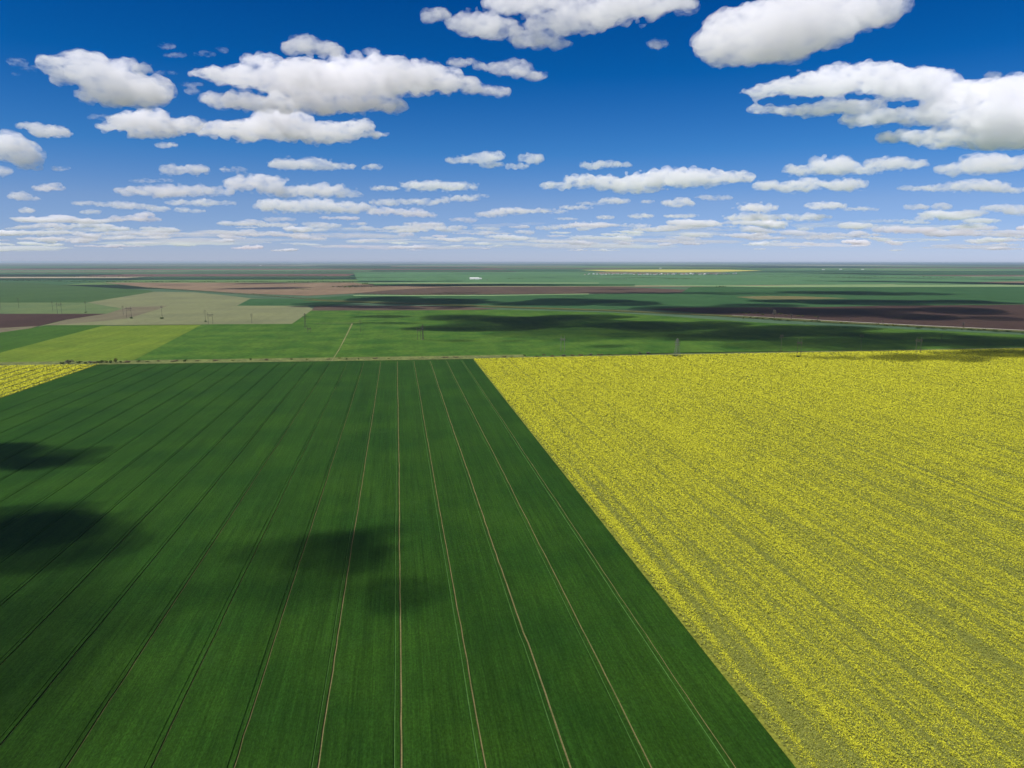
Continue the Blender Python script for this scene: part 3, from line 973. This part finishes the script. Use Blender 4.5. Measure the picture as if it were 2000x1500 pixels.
# ------------------------------------------------------------------ barn and village
M['white_wall'] = plain('white_wall', (0.78, 0.77, 0.74), .8)
M['white_roof'] = plain('white_roof', (0.62, 0.62, 0.60), .6)
M['grey_roof'] = plain('grey_slate_roof', (0.22, 0.22, 0.23), .8)
M['red_roof'] = plain('red_tile_roof', (0.26, 0.13, 0.10), .8)
M['dark'] = plain('dark_opening', (0.03, 0.03, 0.035), .7)
for x, yb, lx, ly, hw_, hr_, lab in ((926.5, 545.6, 82, 24, 9, 16, 'long white barn far off in the green plain'), (938.5, 545.3, 20, 16, 7, 11, 'small white barn at the right end of the long one')):
    p, d = dist_of(x, yb)
    o = tag(empty('barn', (p.x, p.y, .3), -YAW + .04), lab, 'barn', 'white farm buildings')
    MB().box((-lx / 2, -ly / 2, 0), (lx / 2, ly / 2, hw_)).build('wall', M['white_wall'], o)
    MB().gable(lx, ly, hw_ + .02, hr_, .8).build('roof', M['white_roof'], o)
    MB().box((-2.2, -ly / 2 - .06, 0), (2.2, -ly / 2 - .01, 4.2)).build('door', M['dark'], o)
    for i in range(int(lx / 12)):
        xx = -lx / 2 + 8 + i * 12
        if abs(xx) > 4:
            MB().box((xx - 1.6, -ly / 2 - .06, 3), (xx + 1.6, -ly / 2 - .01, 4.6)).build('window', M['dark'], o)


def house(roof):
    o = empty('house', (0, 0, 0))
    MB().box((-5.5, -4, 0), (5.5, 4, 4)).build('wall', M['white_wall'], o)
    rf = MB().gable(11, 8, 4.02, 7.4, .6).build('roof', M[roof], o)
    MB().box((2, -.5, 5.5), (2.9, .4, 8.4)).build('chimney', M['concrete'], rf)
    for x in (-3.4, 3.0):
        MB().box((x - .8, -4.06, 1.3), (x + .8, -4.01, 2.9)).build('window', M['dark'], o)
    MB().box((-.6, -4.06, 0), (.6, -4.01, 2.4)).build('door', M['dark'], o)
    return o


for i in range(66):
    x = 1142 + 300 * (i + rnd.uniform(0, .9)) / 66
    yv = 536.2 + (x - 1142) * -.003 + rnd.uniform(-1.2, 1.2)
    p, d = dist_of(x, yv)
    kind = 'grey_roof' if i % 3 else ('white_roof' if i % 2 else 'red_roof')
    s = rnd.uniform(1.2, 2.0)
    c_ = {'grey_roof': 'grey', 'white_roof': 'white', 'red_roof': 'reddish'}[kind]
    place('house_' + kind, lambda k=kind: house(k), 'house', (p.x, p.y, .3), rnd.choice((0, .2, 1.5, -.3, .1)), (s, s, s), f'tiny pale house with {c_} roof in the far village below the yellow strip',
          'house', f'far village houses with {c_} roofs')
for x, yv in ((509, 519.3), (1290, 524.4), (1350, 517.6), (1356, 517.5), (1413, 516.9), (1420, 516.9), (1642, 526.6), (1608, 527), (1685, 526.8)):
    p, d = dist_of(x, yv)
    s = min(1.6, d / 14000)
    place('barn_far', lambda: (lambda o: (MB().box((-22, -9, 0), (22, 9, 6)).build('wall', M['white_wall'], o), MB().gable(44, 18, 6.02, 11, .8).build('roof', M['white_roof'], o),
                                          MB().box((-2, -9.06, 0), (2, -9.01, 4)).build('door', M['dark'], o), o)[-1])(empty('barn', (0, 0, 0))),
          'barn', (p.x, p.y, .3), -YAW + .05, (s, s, s), 'tiny white speck of a barn near the horizon', 'barn', 'barns near the horizon')
# ------------------------------------------------------------------ clouds
BASE = 1000.0          # height of the cloud base


def cloud_mat(name, dens, size, lo_=0.36, hi_=0.60):
    m, nt, b = nodes(name)
    nt.nodes.remove(b)
    out = next(n for n in nt.nodes if n.type == 'OUTPUT_MATERIAL')
    v = N(nt, 'VolumePrincipled')
    v.inputs['Color'].default_value = (0.997, 0.991, 1, 1)
    v.inputs['Anisotropy'].default_value = 0.0
    v.inputs['Density'].default_value = dens
    if size:
        vec = stretched(nt, (1 / size, 1 / size, 2.0 / size))
        n_ = noise_val(nt, vec, 1.0, 6, 0.68)
        nt.links.new(remap(nt, n_, lo_, hi_, 0.0, dens), v.inputs['Density'])
    t_ = N(nt, 'BsdfTransparent')
    c = N(nt, 'RGB')
    c.outputs[0].default_value = (1, 1, 1, 1)
    nt.links.new(c.outputs[0], t_.inputs[0])
    nt.links.new(t_.outputs[0], out.inputs['Surface'])
    nt.links.new(v.outputs[0], out.inputs['Volume'])
    return m


CM = {4: cloud_mat('cloud_vapour_near', 0.0195, 72, .37, .62), 6: cloud_mat('cloud_vapour_mid', 0.0145, 105, .38, .63), 10: cloud_mat('cloud_vapour_far', 0.0095, 170, .38, .62),
      20: cloud_mat('cloud_vapour_thin', 0.0080, 0), 30: cloud_mat('cloud_vapour_faint', 0.0050, 0), 31: cloud_mat('cloud_vapour_veil', 0.00085, 0), 1: cloud_mat('cloud_vapour_wisp', 0.010, 60, .46, .62), 0: cloud_mat('cloud_vapour_overhead', 0.017, 0), 2: cloud_mat('cloud_vapour_overhead_thin', 0.022, 0), 5: cloud_mat('cloud_vapour_overhead_thick', 0.05, 0), 3: cloud_mat('cloud_vapour_overhead_veil', 0.0062, 0)}
DT = {}


def noise_tex(scale):
    key = round(scale, 1)
    if key not in DT:
        t_ = bpy.data.textures.new('cloud_lumps', 'CLOUDS')
        t_.noise_scale = scale
        t_.noise_depth = 2
        DT[key] = t_
    return DT[key]


def hull(balls, vox, bumps, mat):
    """Union of puffs, lumpy: balls = (centre, (rx, ry, rz))."""
    bm = bmesh.new()
    rot = Matrix.Rotation(-YAW, 4, 'Z')
    for c, q in balls:
        bmesh.ops.create_icosphere(bm, subdivisions=2, radius=1, matrix=Matrix.Translation(c) @ rot @ Matrix.Diagonal((*q, 1)))
    me = bpy.data.meshes.new('cloud')
    bm.to_mesh(me)
    bm.free()
    o = bpy.data.objects.new('cloud', me)
    COL.objects.link(o)
    md = o.modifiers.new('join', 'REMESH')
    md.mode = 'VOXEL'
    md.voxel_size = vox
    for sz, st in bumps:
        d = o.modifiers.new('lumps', 'DISPLACE')
        d.texture = noise_tex(sz)
        d.texture_coords = 'GLOBAL'
        d.strength = st
        d.mid_level = 0.5
    md = o.modifiers.new('clean', 'REMESH')
    md.mode = 'VOXEL'
    md.voxel_size = vox
    me2 = bpy.data.meshes.new_from_object(o.evaluated_get(bpy.context.evaluated_depsgraph_get()))
    me2.name = 'cloud'
    bpy.data.objects.remove(o)
    bpy.data.meshes.remove(me)
    # origin at the middle of the cloud base
    n = len(me2.vertices)
    co = np.empty(n * 3, np.float32)
    me2.vertices.foreach_get('co', co)
    co = co.reshape(-1, 3)
    org = np.array([(co[:, 0].min() + co[:, 0].max()) / 2, (co[:, 1].min() + co[:, 1].max()) / 2, co[:, 2].min()], np.float32)
    co -= org
    me2.vertices.foreach_set('co', co.ravel())
    me2.update()
    me2.materials.clear()
    o = link('cloud', me2, mat)
    o.location = org
    return o


def cloud(label, lobes, kind=None, seed=None, group=None):
    """lobes: x, y, rx, ry in pixels of the photograph; the cloud hangs at the distance where its base meets BASE."""
    rn = random.Random(seed if seed is not None else int(lobes[0][0] * 7 + lobes[0][1]))
    yb = max(l[1] + l[3] for l in lobes)
    d = ray(1000, yb)
    D = (BASE - CAM_H) / (d.z / math.hypot(d.x, d.y))
    k = D / F
    balls = []
    for x, y_, rx, ry in lobes:
        n = min(26, int(rx / ry * 4.2) + 4)
        for i in range(n):
            u = (i + .5) / n * 2 - 1
            ex = math.sqrt(max(0, 1 - u * u))
            px_ = x + u * rx * .95
            s = ry * rn.uniform(.55, .80) * (0.35 + .65 * ex)
            py_ = y_ + rn.uniform(-1, 1) * max(.25 * ry, (ry * 1.05 - s)) * ex
            dep = rn.uniform(-1, 1) * min(rx, 3.2 * ry) * k * .6
            c = at(px_, py_, D + dep)
            balls.append((c, (s * k * rn.uniform(1.2, 1.9), s * k * rn.uniform(1.3, 2.0), s * k)))
        for i in range(int(rx / 5) + 2):     # small puffs bulging from the rim
            a_ = rn.uniform(0, 2 * PI)
            s = max(1.6, ry * rn.uniform(.14, .32))
            c = at(x + rx * rn.uniform(.86, 1.0) * math.cos(a_), y_ - ry * rn.uniform(.75, .98) * math.sin(a_), D + rn.uniform(-.6, .6) * min(rx, 3 * ry) * k * .6)
            balls.append((c, (s * k * rn.uniform(1.0, 1.7), s * k * 1.3, s * k)))
        for i in range(int(rx / 5) if ry > 8 else 0):     # torn scraps drifting off the rim
            a_ = rn.uniform(0, 2 * PI)
            s = max(1.8, ry * rn.uniform(.07, .16))
            q = rn.uniform(.98, 1.22)
            c = at(x + rx * q * math.cos(a_), y_ - ry * q * math.sin(a_), D + rn.uniform(-.6, .6) * min(rx, 3 * ry) * k * .6)
            balls.append((c, (s * k * rn.uniform(1.6, 3.2), s * k * 1.2, s * k * .8)))
    if kind is None:
        kind = 4 if yb < 300 else 6 if yb < 385 else 10
    small = max(l[3] for l in lobes)
    f = min(1.0, small / 25)
    o = hull(balls, k * max(.9, 2.3 * f), ((26 * k * f, 15 * k * f), (11 * k * f, 9 * k * f), (5 * k * f, 6 * k * f)), CM[kind])
    return tag(o, label, 'cloud', group)


CLOUDS = [
    ('big slanting white cloud at upper left with a ragged lower left edge', [(110, 120, 36, 14), (155, 122, 45, 20), (135, 140, 40, 14), (185, 145, 58, 24), (240, 168, 66, 28), (272, 172, 60, 26),
      (215, 185, 55, 22), (265, 196, 58, 16), (132, 156, 28, 10), (240, 125, 18, 14), (315, 180, 22, 14)], None),
    ('small round white puff on the right shoulder of the slanting cloud', [(280, 135, 14, 11)], None),
    ('torn wisps left of the slanting cloud', [(35, 122, 18, 8), (58, 133, 17, 6), (32, 144, 9, 4)], 1),
    ('faint wisp above the gap between the slanting and the widest cloud', [(325, 90, 18, 6), (342, 108, 24, 5)], 1),
    ('faint wisp with an upturned right end, left of the widest cloud top', [(400, 105, 22, 6), (432, 98, 15, 6)], 1),
    ('thin torn wisps in the gap between slanting and widest cloud', [(325, 142, 26, 4), (372, 165, 26, 5), (376, 178, 14, 7)], 1),
    ('widest white cloud at upper left centre with a tapering right tail', [(402, 145, 32, 9), (450, 150, 52, 18), (520, 150, 62, 28), (600, 158, 82, 40), (690, 150, 82, 44), (770, 150, 80, 38),
      (840, 155, 60, 28), (892, 166, 42, 18), (932, 173, 28, 10), (975, 178, 16, 10), (450, 195, 60, 16), (520, 200, 70, 18), (620, 204, 90, 20), (720, 205, 70, 16), (768, 208, 25, 13), (512, 118, 36, 13)], None),
    ('fluffy two humped puff above the widest cloud', [(590, 88, 35, 19), (640, 97, 24, 16)], None),
    ('white cloud with a domed top below the slanting cloud', [(230, 246, 40, 10), (270, 240, 50, 20), (290, 226, 36, 14), (340, 245, 50, 15), (375, 240, 22, 12), (300, 262, 50, 9)], None),
    ('tiny puff hanging under the dome topped cloud', [(325, 283, 22, 6)], None),
    ('small flat streak left of the dome topped cloud', [(195, 229, 24, 6)], 1),
    ('white cloud with two humps and a sharp right tip under the widest cloud', [(420, 255, 35, 15), (480, 255, 55, 20), (545, 242, 60, 28), (570, 228, 40, 14), (600, 262, 80, 18), (660, 255, 50, 20),
      (690, 247, 40, 14), (728, 262, 32, 8)], None),
    ('small slanting cloudlet at left below the slanting big cloud', [(60, 247, 26, 8), (96, 257, 36, 11), (120, 262, 20, 6)], None),
    ('bulging white cloud cut by the left edge', [(10, 288, 36, 28), (45, 302, 32, 22), (70, 316, 15, 10), (58, 328, 28, 5)], None),
    ('little grey white puff at the very left edge', [(2, 333, 15, 10)], None),
    ('small puff apart at the left of the top centre cloud', [(850, 30, 28, 14)], None),
    ('ragged cloud at the top centre with blue holes', [(925, 42, 42, 24), (968, 56, 46, 22), (1040, 78, 38, 20), (1092, 86, 22, 10), (1080, 46, 52, 22), (1150, 32, 60, 24), (1220, 18, 80, 28), (1290, 8, 62, 22),
      (1150, 56, 30, 11), (1010, 10, 62, 20), (1100, 2, 70, 16)], None),
    ('wispy fringe right of the top centre cloud', [(1340, 16, 22, 14)], 1),
    ('small cloud with a thin left arm below the top centre cloud', [(902, 121, 28, 8), (952, 130, 30, 8), (1000, 135, 38, 17), (1045, 148, 22, 9)], None),
    ('tiny puff alone in the blue left of the top right cloud', [(1285, 86, 17, 10)], None),
    ('large smooth white cloud at the top right', [(1392, 100, 30, 18), (1422, 82, 46, 38), (1462, 70, 62, 48), (1525, 60, 74, 54), (1585, 45, 80, 44), (1645, 28, 80, 36), (1700, 18, 56, 30), (1745, 8, 22, 18),
      (1430, 118, 52, 11), (1530, 98, 50, 19)], None),
    ('huge layered cloud running off the right edge', [(1482, 181, 36, 9), (1535, 172, 52, 15), (1600, 165, 72, 24), (1652, 150, 56, 24), (1715, 152, 52, 28), (1762, 166, 72, 28), (1816, 162, 46, 28), (1852, 182, 62, 26),
      (1922, 182, 72, 24), (1992, 182, 46, 34), (1502, 214, 46, 7), (1572, 217, 62, 11), (1655, 206, 70, 13), (1692, 234, 50, 13), (1772, 226, 80, 17), (1872, 226, 90, 20), (1968, 236, 72, 38),
      (1762, 268, 50, 12), (1852, 270, 80, 18), (1960, 274, 82, 18), (2060, 230, 70, 50)], None),
    ('tiny grey puff above the huge layered cloud near the right edge', [(1940, 148, 13, 9)], 1),
    ('small white cloud shaped like a slipper in the middle sky', [(890, 313, 22, 7), (930, 311, 36, 11), (956, 305, 28, 11), (960, 322, 25, 7)], None),
    ('small puff of two lumps right of the slipper shaped cloud', [(1037, 310, 22, 11), (1010, 325, 22, 7)], None),
    ('long spindle shaped cloud under the two humped cloud', [(560, 320, 32, 12), (612, 322, 46, 12), (660, 325, 38, 7), (610, 311, 20, 5)], None),
    ('tiny flat puff right of the spindle shaped cloud', [(727, 326, 20, 7)], None),
    ('short plump cloud above the long left bank', [(340, 332, 23, 11), (382, 332, 26, 10)], None),
    ('small wedge of cloud right of the short plump one', [(455, 331, 28, 6), (475, 340, 12, 5)], 1),
    ('long bank of cloud in the left middle sky', [(262, 372, 36, 9), (320, 373, 56, 13), (390, 372, 50, 11), (438, 375, 20, 7)], None),
    ('thin veil over the long left bank', [(280, 353, 28, 5), (320, 352, 20, 4)], 1),
    ('bright heaped cloud right of the long left bank', [(480, 358, 38, 16), (520, 354, 35, 14), (560, 372, 60, 13), (630, 372, 50, 15), (680, 378, 26, 9)], None),
    ('lens shaped cloud right of the bright heaped one', [(752, 368, 30, 6), (832, 362, 50, 11), (890, 364, 42, 10)], None),
    ('grey white flat bank under the bright heaped cloud', [(540, 402, 40, 13), (610, 402, 70, 14), (690, 405, 45, 11)], None),
    ('flat cloud rising to the right under the lens shaped one', [(760, 395, 40, 8), (830, 394, 50, 8), (900, 387, 40, 7), (935, 383, 22, 4)], None),
    ('bright rimmed low cloud below the rising flat one', [(745, 412, 25, 9), (800, 415, 35, 9), (835, 420, 18, 6)], None),
    ('long domed cloud in the right middle sky with a grey base', [(1085, 362, 33, 8), (1150, 352, 50, 12), (1182, 362, 50, 9), (1240, 355, 60, 16), (1310, 346, 70, 20), (1380, 346, 60, 16), (1440, 346, 30, 13),
      (1250, 371, 60, 7)], None),
    ('small flat puff above the left end of the long domed cloud', [(1160, 322, 27, 9), (1190, 320, 25, 8), (1222, 322, 12, 5)], None),
    ('pair of joined white heaps right of the long domed cloud', [(1500, 362, 29, 10), (1550, 365, 36, 11), (1585, 358, 25, 12), (1652, 360, 42, 13)], None),
    ('long humped cloud under the left end of the huge layered one', [(1562, 332, 33, 11), (1630, 321, 46, 17), (1650, 331, 72, 11), (1740, 319, 50, 13), (1788, 320, 26, 8)], None),
    ('plump white heap at the right edge below the huge cloud', [(1850, 331, 21, 12), (1920, 320, 46, 19), (1972, 320, 36, 15)], None),
    ('long thin bank at the right edge below the plump heap', [(1782, 367, 32, 5), (1850, 366, 52, 8), (1912, 363, 60, 11), (1972, 372, 32, 6)], None),
    ('small cloud with a bright cap, centre right', [(1325, 397, 33, 8), (1332, 390, 15, 6), (1265, 394, 14, 4)], None),
    ('thin peaked cloud under the long domed one', [(1160, 397, 36, 4.5), (1200, 392, 32, 7)], None),
    ('dim flat cloudlet left of the pair of heaps', [(1395, 386, 39, 6)], None),
    ('wide low bank in the centre sky', [(960, 418, 32, 7), (1000, 412, 42, 8), (1062, 412, 50, 6), (1125, 405, 36, 5)], None),
    ('layered low bank below the pair of heaps', [(1480, 405, 40, 9), (1612, 402, 42, 8), (1470, 424, 50, 9), (1562, 424, 62, 8), (1680, 408, 40, 4)], None),
    ('small dim cloud under the long thin right bank', [(1790, 404, 26, 6)], None),
    ('tiny dim puff right of a small dim cloud', [(1838, 403, 16, 8)], None),
    ('rising low bank at the right edge', [(1900, 416, 32, 6), (1960, 406, 46, 8), (1990, 414, 30, 7)], None),
    ('low bank with two bright lumps, right of centre', [(1252, 422, 26, 6), (1332, 422, 36, 5)], None),
    ('small bright wedge low in the centre right', [(1182, 425, 19, 5)], None),
    ('thin white rim of cloud low at right', [(1740, 431, 46, 3.5), (1806, 426, 20, 5)], None),
    ('bright lens low near the right edge', [(1900, 440, 27, 5.5)], None),
    ('little loaf of cloud at left under the bulging edge cloud', [(40, 383, 22, 8), (65, 388, 15, 4)], None),
    ('small peaked cloud at left below the cloudlet streak', [(95, 367, 33, 7), (108, 361, 12, 5)], None),
    ('thin streak right of the bulging edge cloud', [(118, 329, 20, 5)], 1),
    ('round low puff near the left edge', [(53, 411, 15, 5.5)], None),
    ('small lens of cloud below the veil bank at left', [(177, 414, 20, 5)], None),
    ('thin grey bank under the long left bank', [(165, 397, 26, 5), (225, 398, 44, 6), (262, 403, 46, 6)], 10),
    ('row of low lumps right of the thin grey bank', [(310, 408, 24, 6), (355, 396, 34, 6), (398, 396, 22, 8), (440, 397, 22, 5)], None),
    ('two small bright lumps under the row of low lumps', [(355, 410, 16, 5.5), (384, 412, 18, 4)], None),
    ('low heap below the thin grey bank at left', [(250, 426, 40, 6), (282, 420, 20, 6), (292, 429, 26, 5)], None),
    ('low flat bank far down at the left', [(55, 443, 26, 4), (95, 440, 34, 5), (125, 444, 20, 4)], None),
    ('bright low lens left of centre', [(490, 435, 28, 7)], None), ('flat tail right of the bright low lens', [(548, 439, 36, 4.5)], None),
    ('low pair of lumps below the wide flat bank', [(602, 447, 10, 5), (635, 441, 34, 6)], None),
    ('low streak right of the pair of lumps', [(700, 437, 18, 4)], None), ('reddish white low puff in the centre', [(893, 444, 20, 5)], None),
    ('low ragged bank left of the reddish puff', [(812, 438, 26, 5), (850, 438, 22, 6)], None),
    ('low cloud with bright lumps below the centre bank', [(1070, 445, 26, 5), (1105, 442, 22, 5)], None),
    ('flat grey bank low in the centre right', [(1150, 437, 40, 5), (1240, 440, 34, 4.5), (1262, 447, 26, 4)], None),
    ('low lumpy bank left of the layered low bank', [(1335, 440, 30, 5), (1410, 442, 40, 3)], None),
    ('bright low cloudlet at right of the lumpy bank', [(1510, 443, 26, 5)], None), ('small low puff right of the bright low cloudlet', [(1572, 447, 18, 4)], None),
]
for lab, lobes, kd in CLOUDS:
    cloud(lab, lobes, kd)

# hazy band of small clouds far away above the horizon: copies of a few shapes
far_protos = []
for i in range(18):
    nl = rnd.choice((2, 3, 4, 5))
    ln = []
    for q in range(nl):
        rx = rnd.uniform(7, 26)
        ln.append((1000 + rnd.uniform(-22, 22), 452 + rnd.uniform(-2.5, 1.5), rx, min(rx * .45, rnd.uniform(2.0, 5.0))))
    if i % 3 == 0:
        ln.append((1000 + rnd.uniform(-8, 8), 447.5, rnd.uniform(6, 10), rnd.uniform(3, 4.5)))
    o = cloud('', ln, 20 if i < 10 else 30, seed=400 + i)
    d = ray(1000, max(l[1] + l[3] for l in ln))
    far_protos.append((o, o.data, (BASE - CAM_H) / (d.z / math.hypot(d.x, d.y))))
fresh = set(range(18))
for row, cnt, s0 in ((434, 6, 1.2), (441, 10, 1.2), (447, 15, 1.15), (453, 19, 1.1), (459, 23, 1.05), (465, 25, 1.0), (471, 26, .9), (477, 24, .8), (483, 19, .7), (488, 12, .6)):
    for j in range(cnt):
        x = -20 + 2040 * (j + rnd.uniform(0, 1)) / cnt
        yv = row + rnd.uniform(-4, 4)
        q = rnd.randrange(0, 10) if rnd.random() < (.6 if row < 450 else .25 if row < 462 else .08) else rnd.randrange(10, 18)
        o, me, D0 = far_protos[q]
        if q in fresh:
            fresh.discard(q)
        else:
            o = o.copy()
            COL.objects.link(o)
        d = ray(x, yv)
        D = (BASE - CAM_H) / (d.z / math.hypot(d.x, d.y))
        p = at(x, yv, D)
        s = D / D0 * s0 * rnd.uniform(.45, 1.3)
        o.location = p
        o.scale = (s * rnd.uniform(.8, 2.0) * rnd.choice((1, -1)), s, s * rnd.uniform(.7, 1.25))
        o.rotation_euler = (0, 0, rnd.uniform(-.3, .3))
        tag(o, 'small thin flat cloud in the hazy band low above the horizon', 'cloud', 'small clouds in the hazy band above the horizon')

# veils of thin cloud melting into the haze
veils = []
for q in range(10, 18):
    me = far_protos[q][1].copy()
    me.materials.clear()
    me.materials.append(CM[31])
    veils.append(me)
for j in range(32):
    o = far_protos[rnd.randrange(10, 18)][0].copy()
    D0 = (BASE - CAM_H) / 0.043
    COL.objects.link(o)
    x, yv = rnd.uniform(-40, 2040), rnd.uniform(446, 492)
    d = ray(x, yv)
    D = (BASE - CAM_H) / (d.z / math.hypot(d.x, d.y))
    o.location = at(x, yv, D)
    s = D / D0 * rnd.uniform(.9, 1.5)
    o.scale = (s * rnd.uniform(2.2, 4.0), s * 1.5, s * rnd.uniform(.55, 1.0))
    o.data = veils[j % 8]
    o.rotation_euler = (0, 0, rnd.uniform(-.3, .3))
    tag(o, 'long faint veil of cloud melting into the haze above the horizon', 'cloud', 'faint veils of cloud above the horizon')

# clouds overhead, above the frame, whose shadows lie on the fields
SHADE = [  # x, y, rx, ry of the shadow in pixels; cloud height
    (-20, 896, 140, 22, -902), (-40, 1045, 140, 42, -902), (70, 896, 130, 22, -900), (60, 1035, 170, 60, -900), (160, 1040, 120, 40, -901), (90, 1012, 80, 16, -900), (420, 1084, 90, 26, -901), (500, 1080, 90, 26, -901),
    (695, 1068, 88, 42, -900), (660, 1062, 60, 30, -900), (720, 1075, 50, 24, -900), (775, 1162, 72, 42, -900), (-120, 1380, 260, 240, -901), (-60, 1250, 240, 220, -901), (560, 1100, 200, 70, -901),  # the two broadest veils are added to darken the lower left corner gradually
    (1500, 668, 330, 22, -1601), (1850, 672, 260, 18, -1601), (1250, 652, 260, 20, -1601), (1820, 702, 130, 8, -1600), (1640, 700, 60, 4, -1600), (1940, 690, 110, 7, -1600), (1560, 698, 30, 3, 1600), (1960, 692, 60, 5, 1600),
    (740, 620, 60, 4, 1600), (830, 643, 130, 3.5, 1600), (960, 628, 150, 18, 1600), (1130, 628, 160, 17, 1600), (1330, 636, 190, 12, 1600), (1540, 645, 190, 12, 1600),
    (1740, 655, 150, 7, 1600), (1950, 668, 120, 11, 1600), (1690, 682, 120, 4.5, 1600), (890, 666, 60, 2.5, 1600), (1180, 675, 60, 4, 1600), (1010, 667, 40, 2.5, 1600), (1420, 660, 150, 7, 1600),
    (1880, 676, 80, 5, 1600), (750, 632, 90, 2.5, 1600),
    (1480, 606, 230, 13, 1600), (1700, 612, 140, 14, 1600), (1860, 608, 110, 7, 1600), (1650, 590, 170, 6, 1600), (1830, 590, 130, 5, 1600), (1940, 622, 50, 4, 1600),
    (770, 585, 110, 5, 1800), (640, 594, 60, 6, 1800), (900, 590, 130, 7, 1800), (1090, 590, 130, 8, 1800), (1220, 592, 70, 6, 1800), (800, 600, 150, 4, 1800)]
for i, (x, yv, rx, ry, hgt) in enumerate(SHADE):
    g = ground(x, yv)
    thin, hgt = (3 if hgt in (-901, -1601) else 5 if hgt == -902 else 2 if hgt < 0 else 0), abs(hgt)
    d = math.hypot(g.x, g.y)
    ax = rx / F * d * (1 if d > 500 else 1.15)
    ay = abs((ground(x, yv + ry) - ground(x, yv - ry)).length) / 2
    c = g + SUN_DIR * (hgt / SUN_DIR.z)
    cs_, sn_ = math.cos(-YAW), math.sin(-YAW)
    balls = []
    th = min(90, .45 * min(ax, ay) + 16)
    n = max(8, min(30, int(5 * max(ax, ay) / min(ax, ay)) + 5))
    for j in range(n):
        a_, q = rnd.uniform(0, 2 * PI), rnd.random() ** .5 * .78
        u, v = ax * q * math.cos(a_), ay * q * math.sin(a_)
        s = min(ax, ay) * rnd.uniform(.30, .55)
        balls.append((c + Vector((u * cs_ - v * sn_, u * sn_ + v * cs_, rnd.uniform(-.2, .2) * th)), (s * rnd.uniform(1, 1.6), s, th * rnd.uniform(.5, .9))))
    mn = min(ax, ay)
    o = hull(balls, max(4, mn * .12), ((mn * .7, mn * .35), (mn * .25, mn * .15)), CM[thin])
    tag(o, 'torn white cloud overhead, above the picture, shading the fields', 'cloud', 'clouds overhead that shade the fields')

# ------------------------------------------------------------------ haze over the plain
hz = MB().box((-90000, -4000, -3), (130000, 130000, 168)).build('haze', None)
m, nt, b = nodes('haze_air')
nt.nodes.remove(b)
v = N(nt, 'VolumePrincipled')
v.inputs['Color'].default_value = (0.74, 0.85, 1.0, 1)
v.inputs['Density'].default_value = 2.0e-5
v.inputs['Anisotropy'].default_value = 0.3
nt.links.new(v.outputs[0], next(n for n in nt.nodes if n.type == 'OUTPUT_MATERIAL').inputs['Volume'])
hz.data.materials.append(m)
tag(hz, 'pale blue haze lying over the plain', 'haze', kind='stuff')
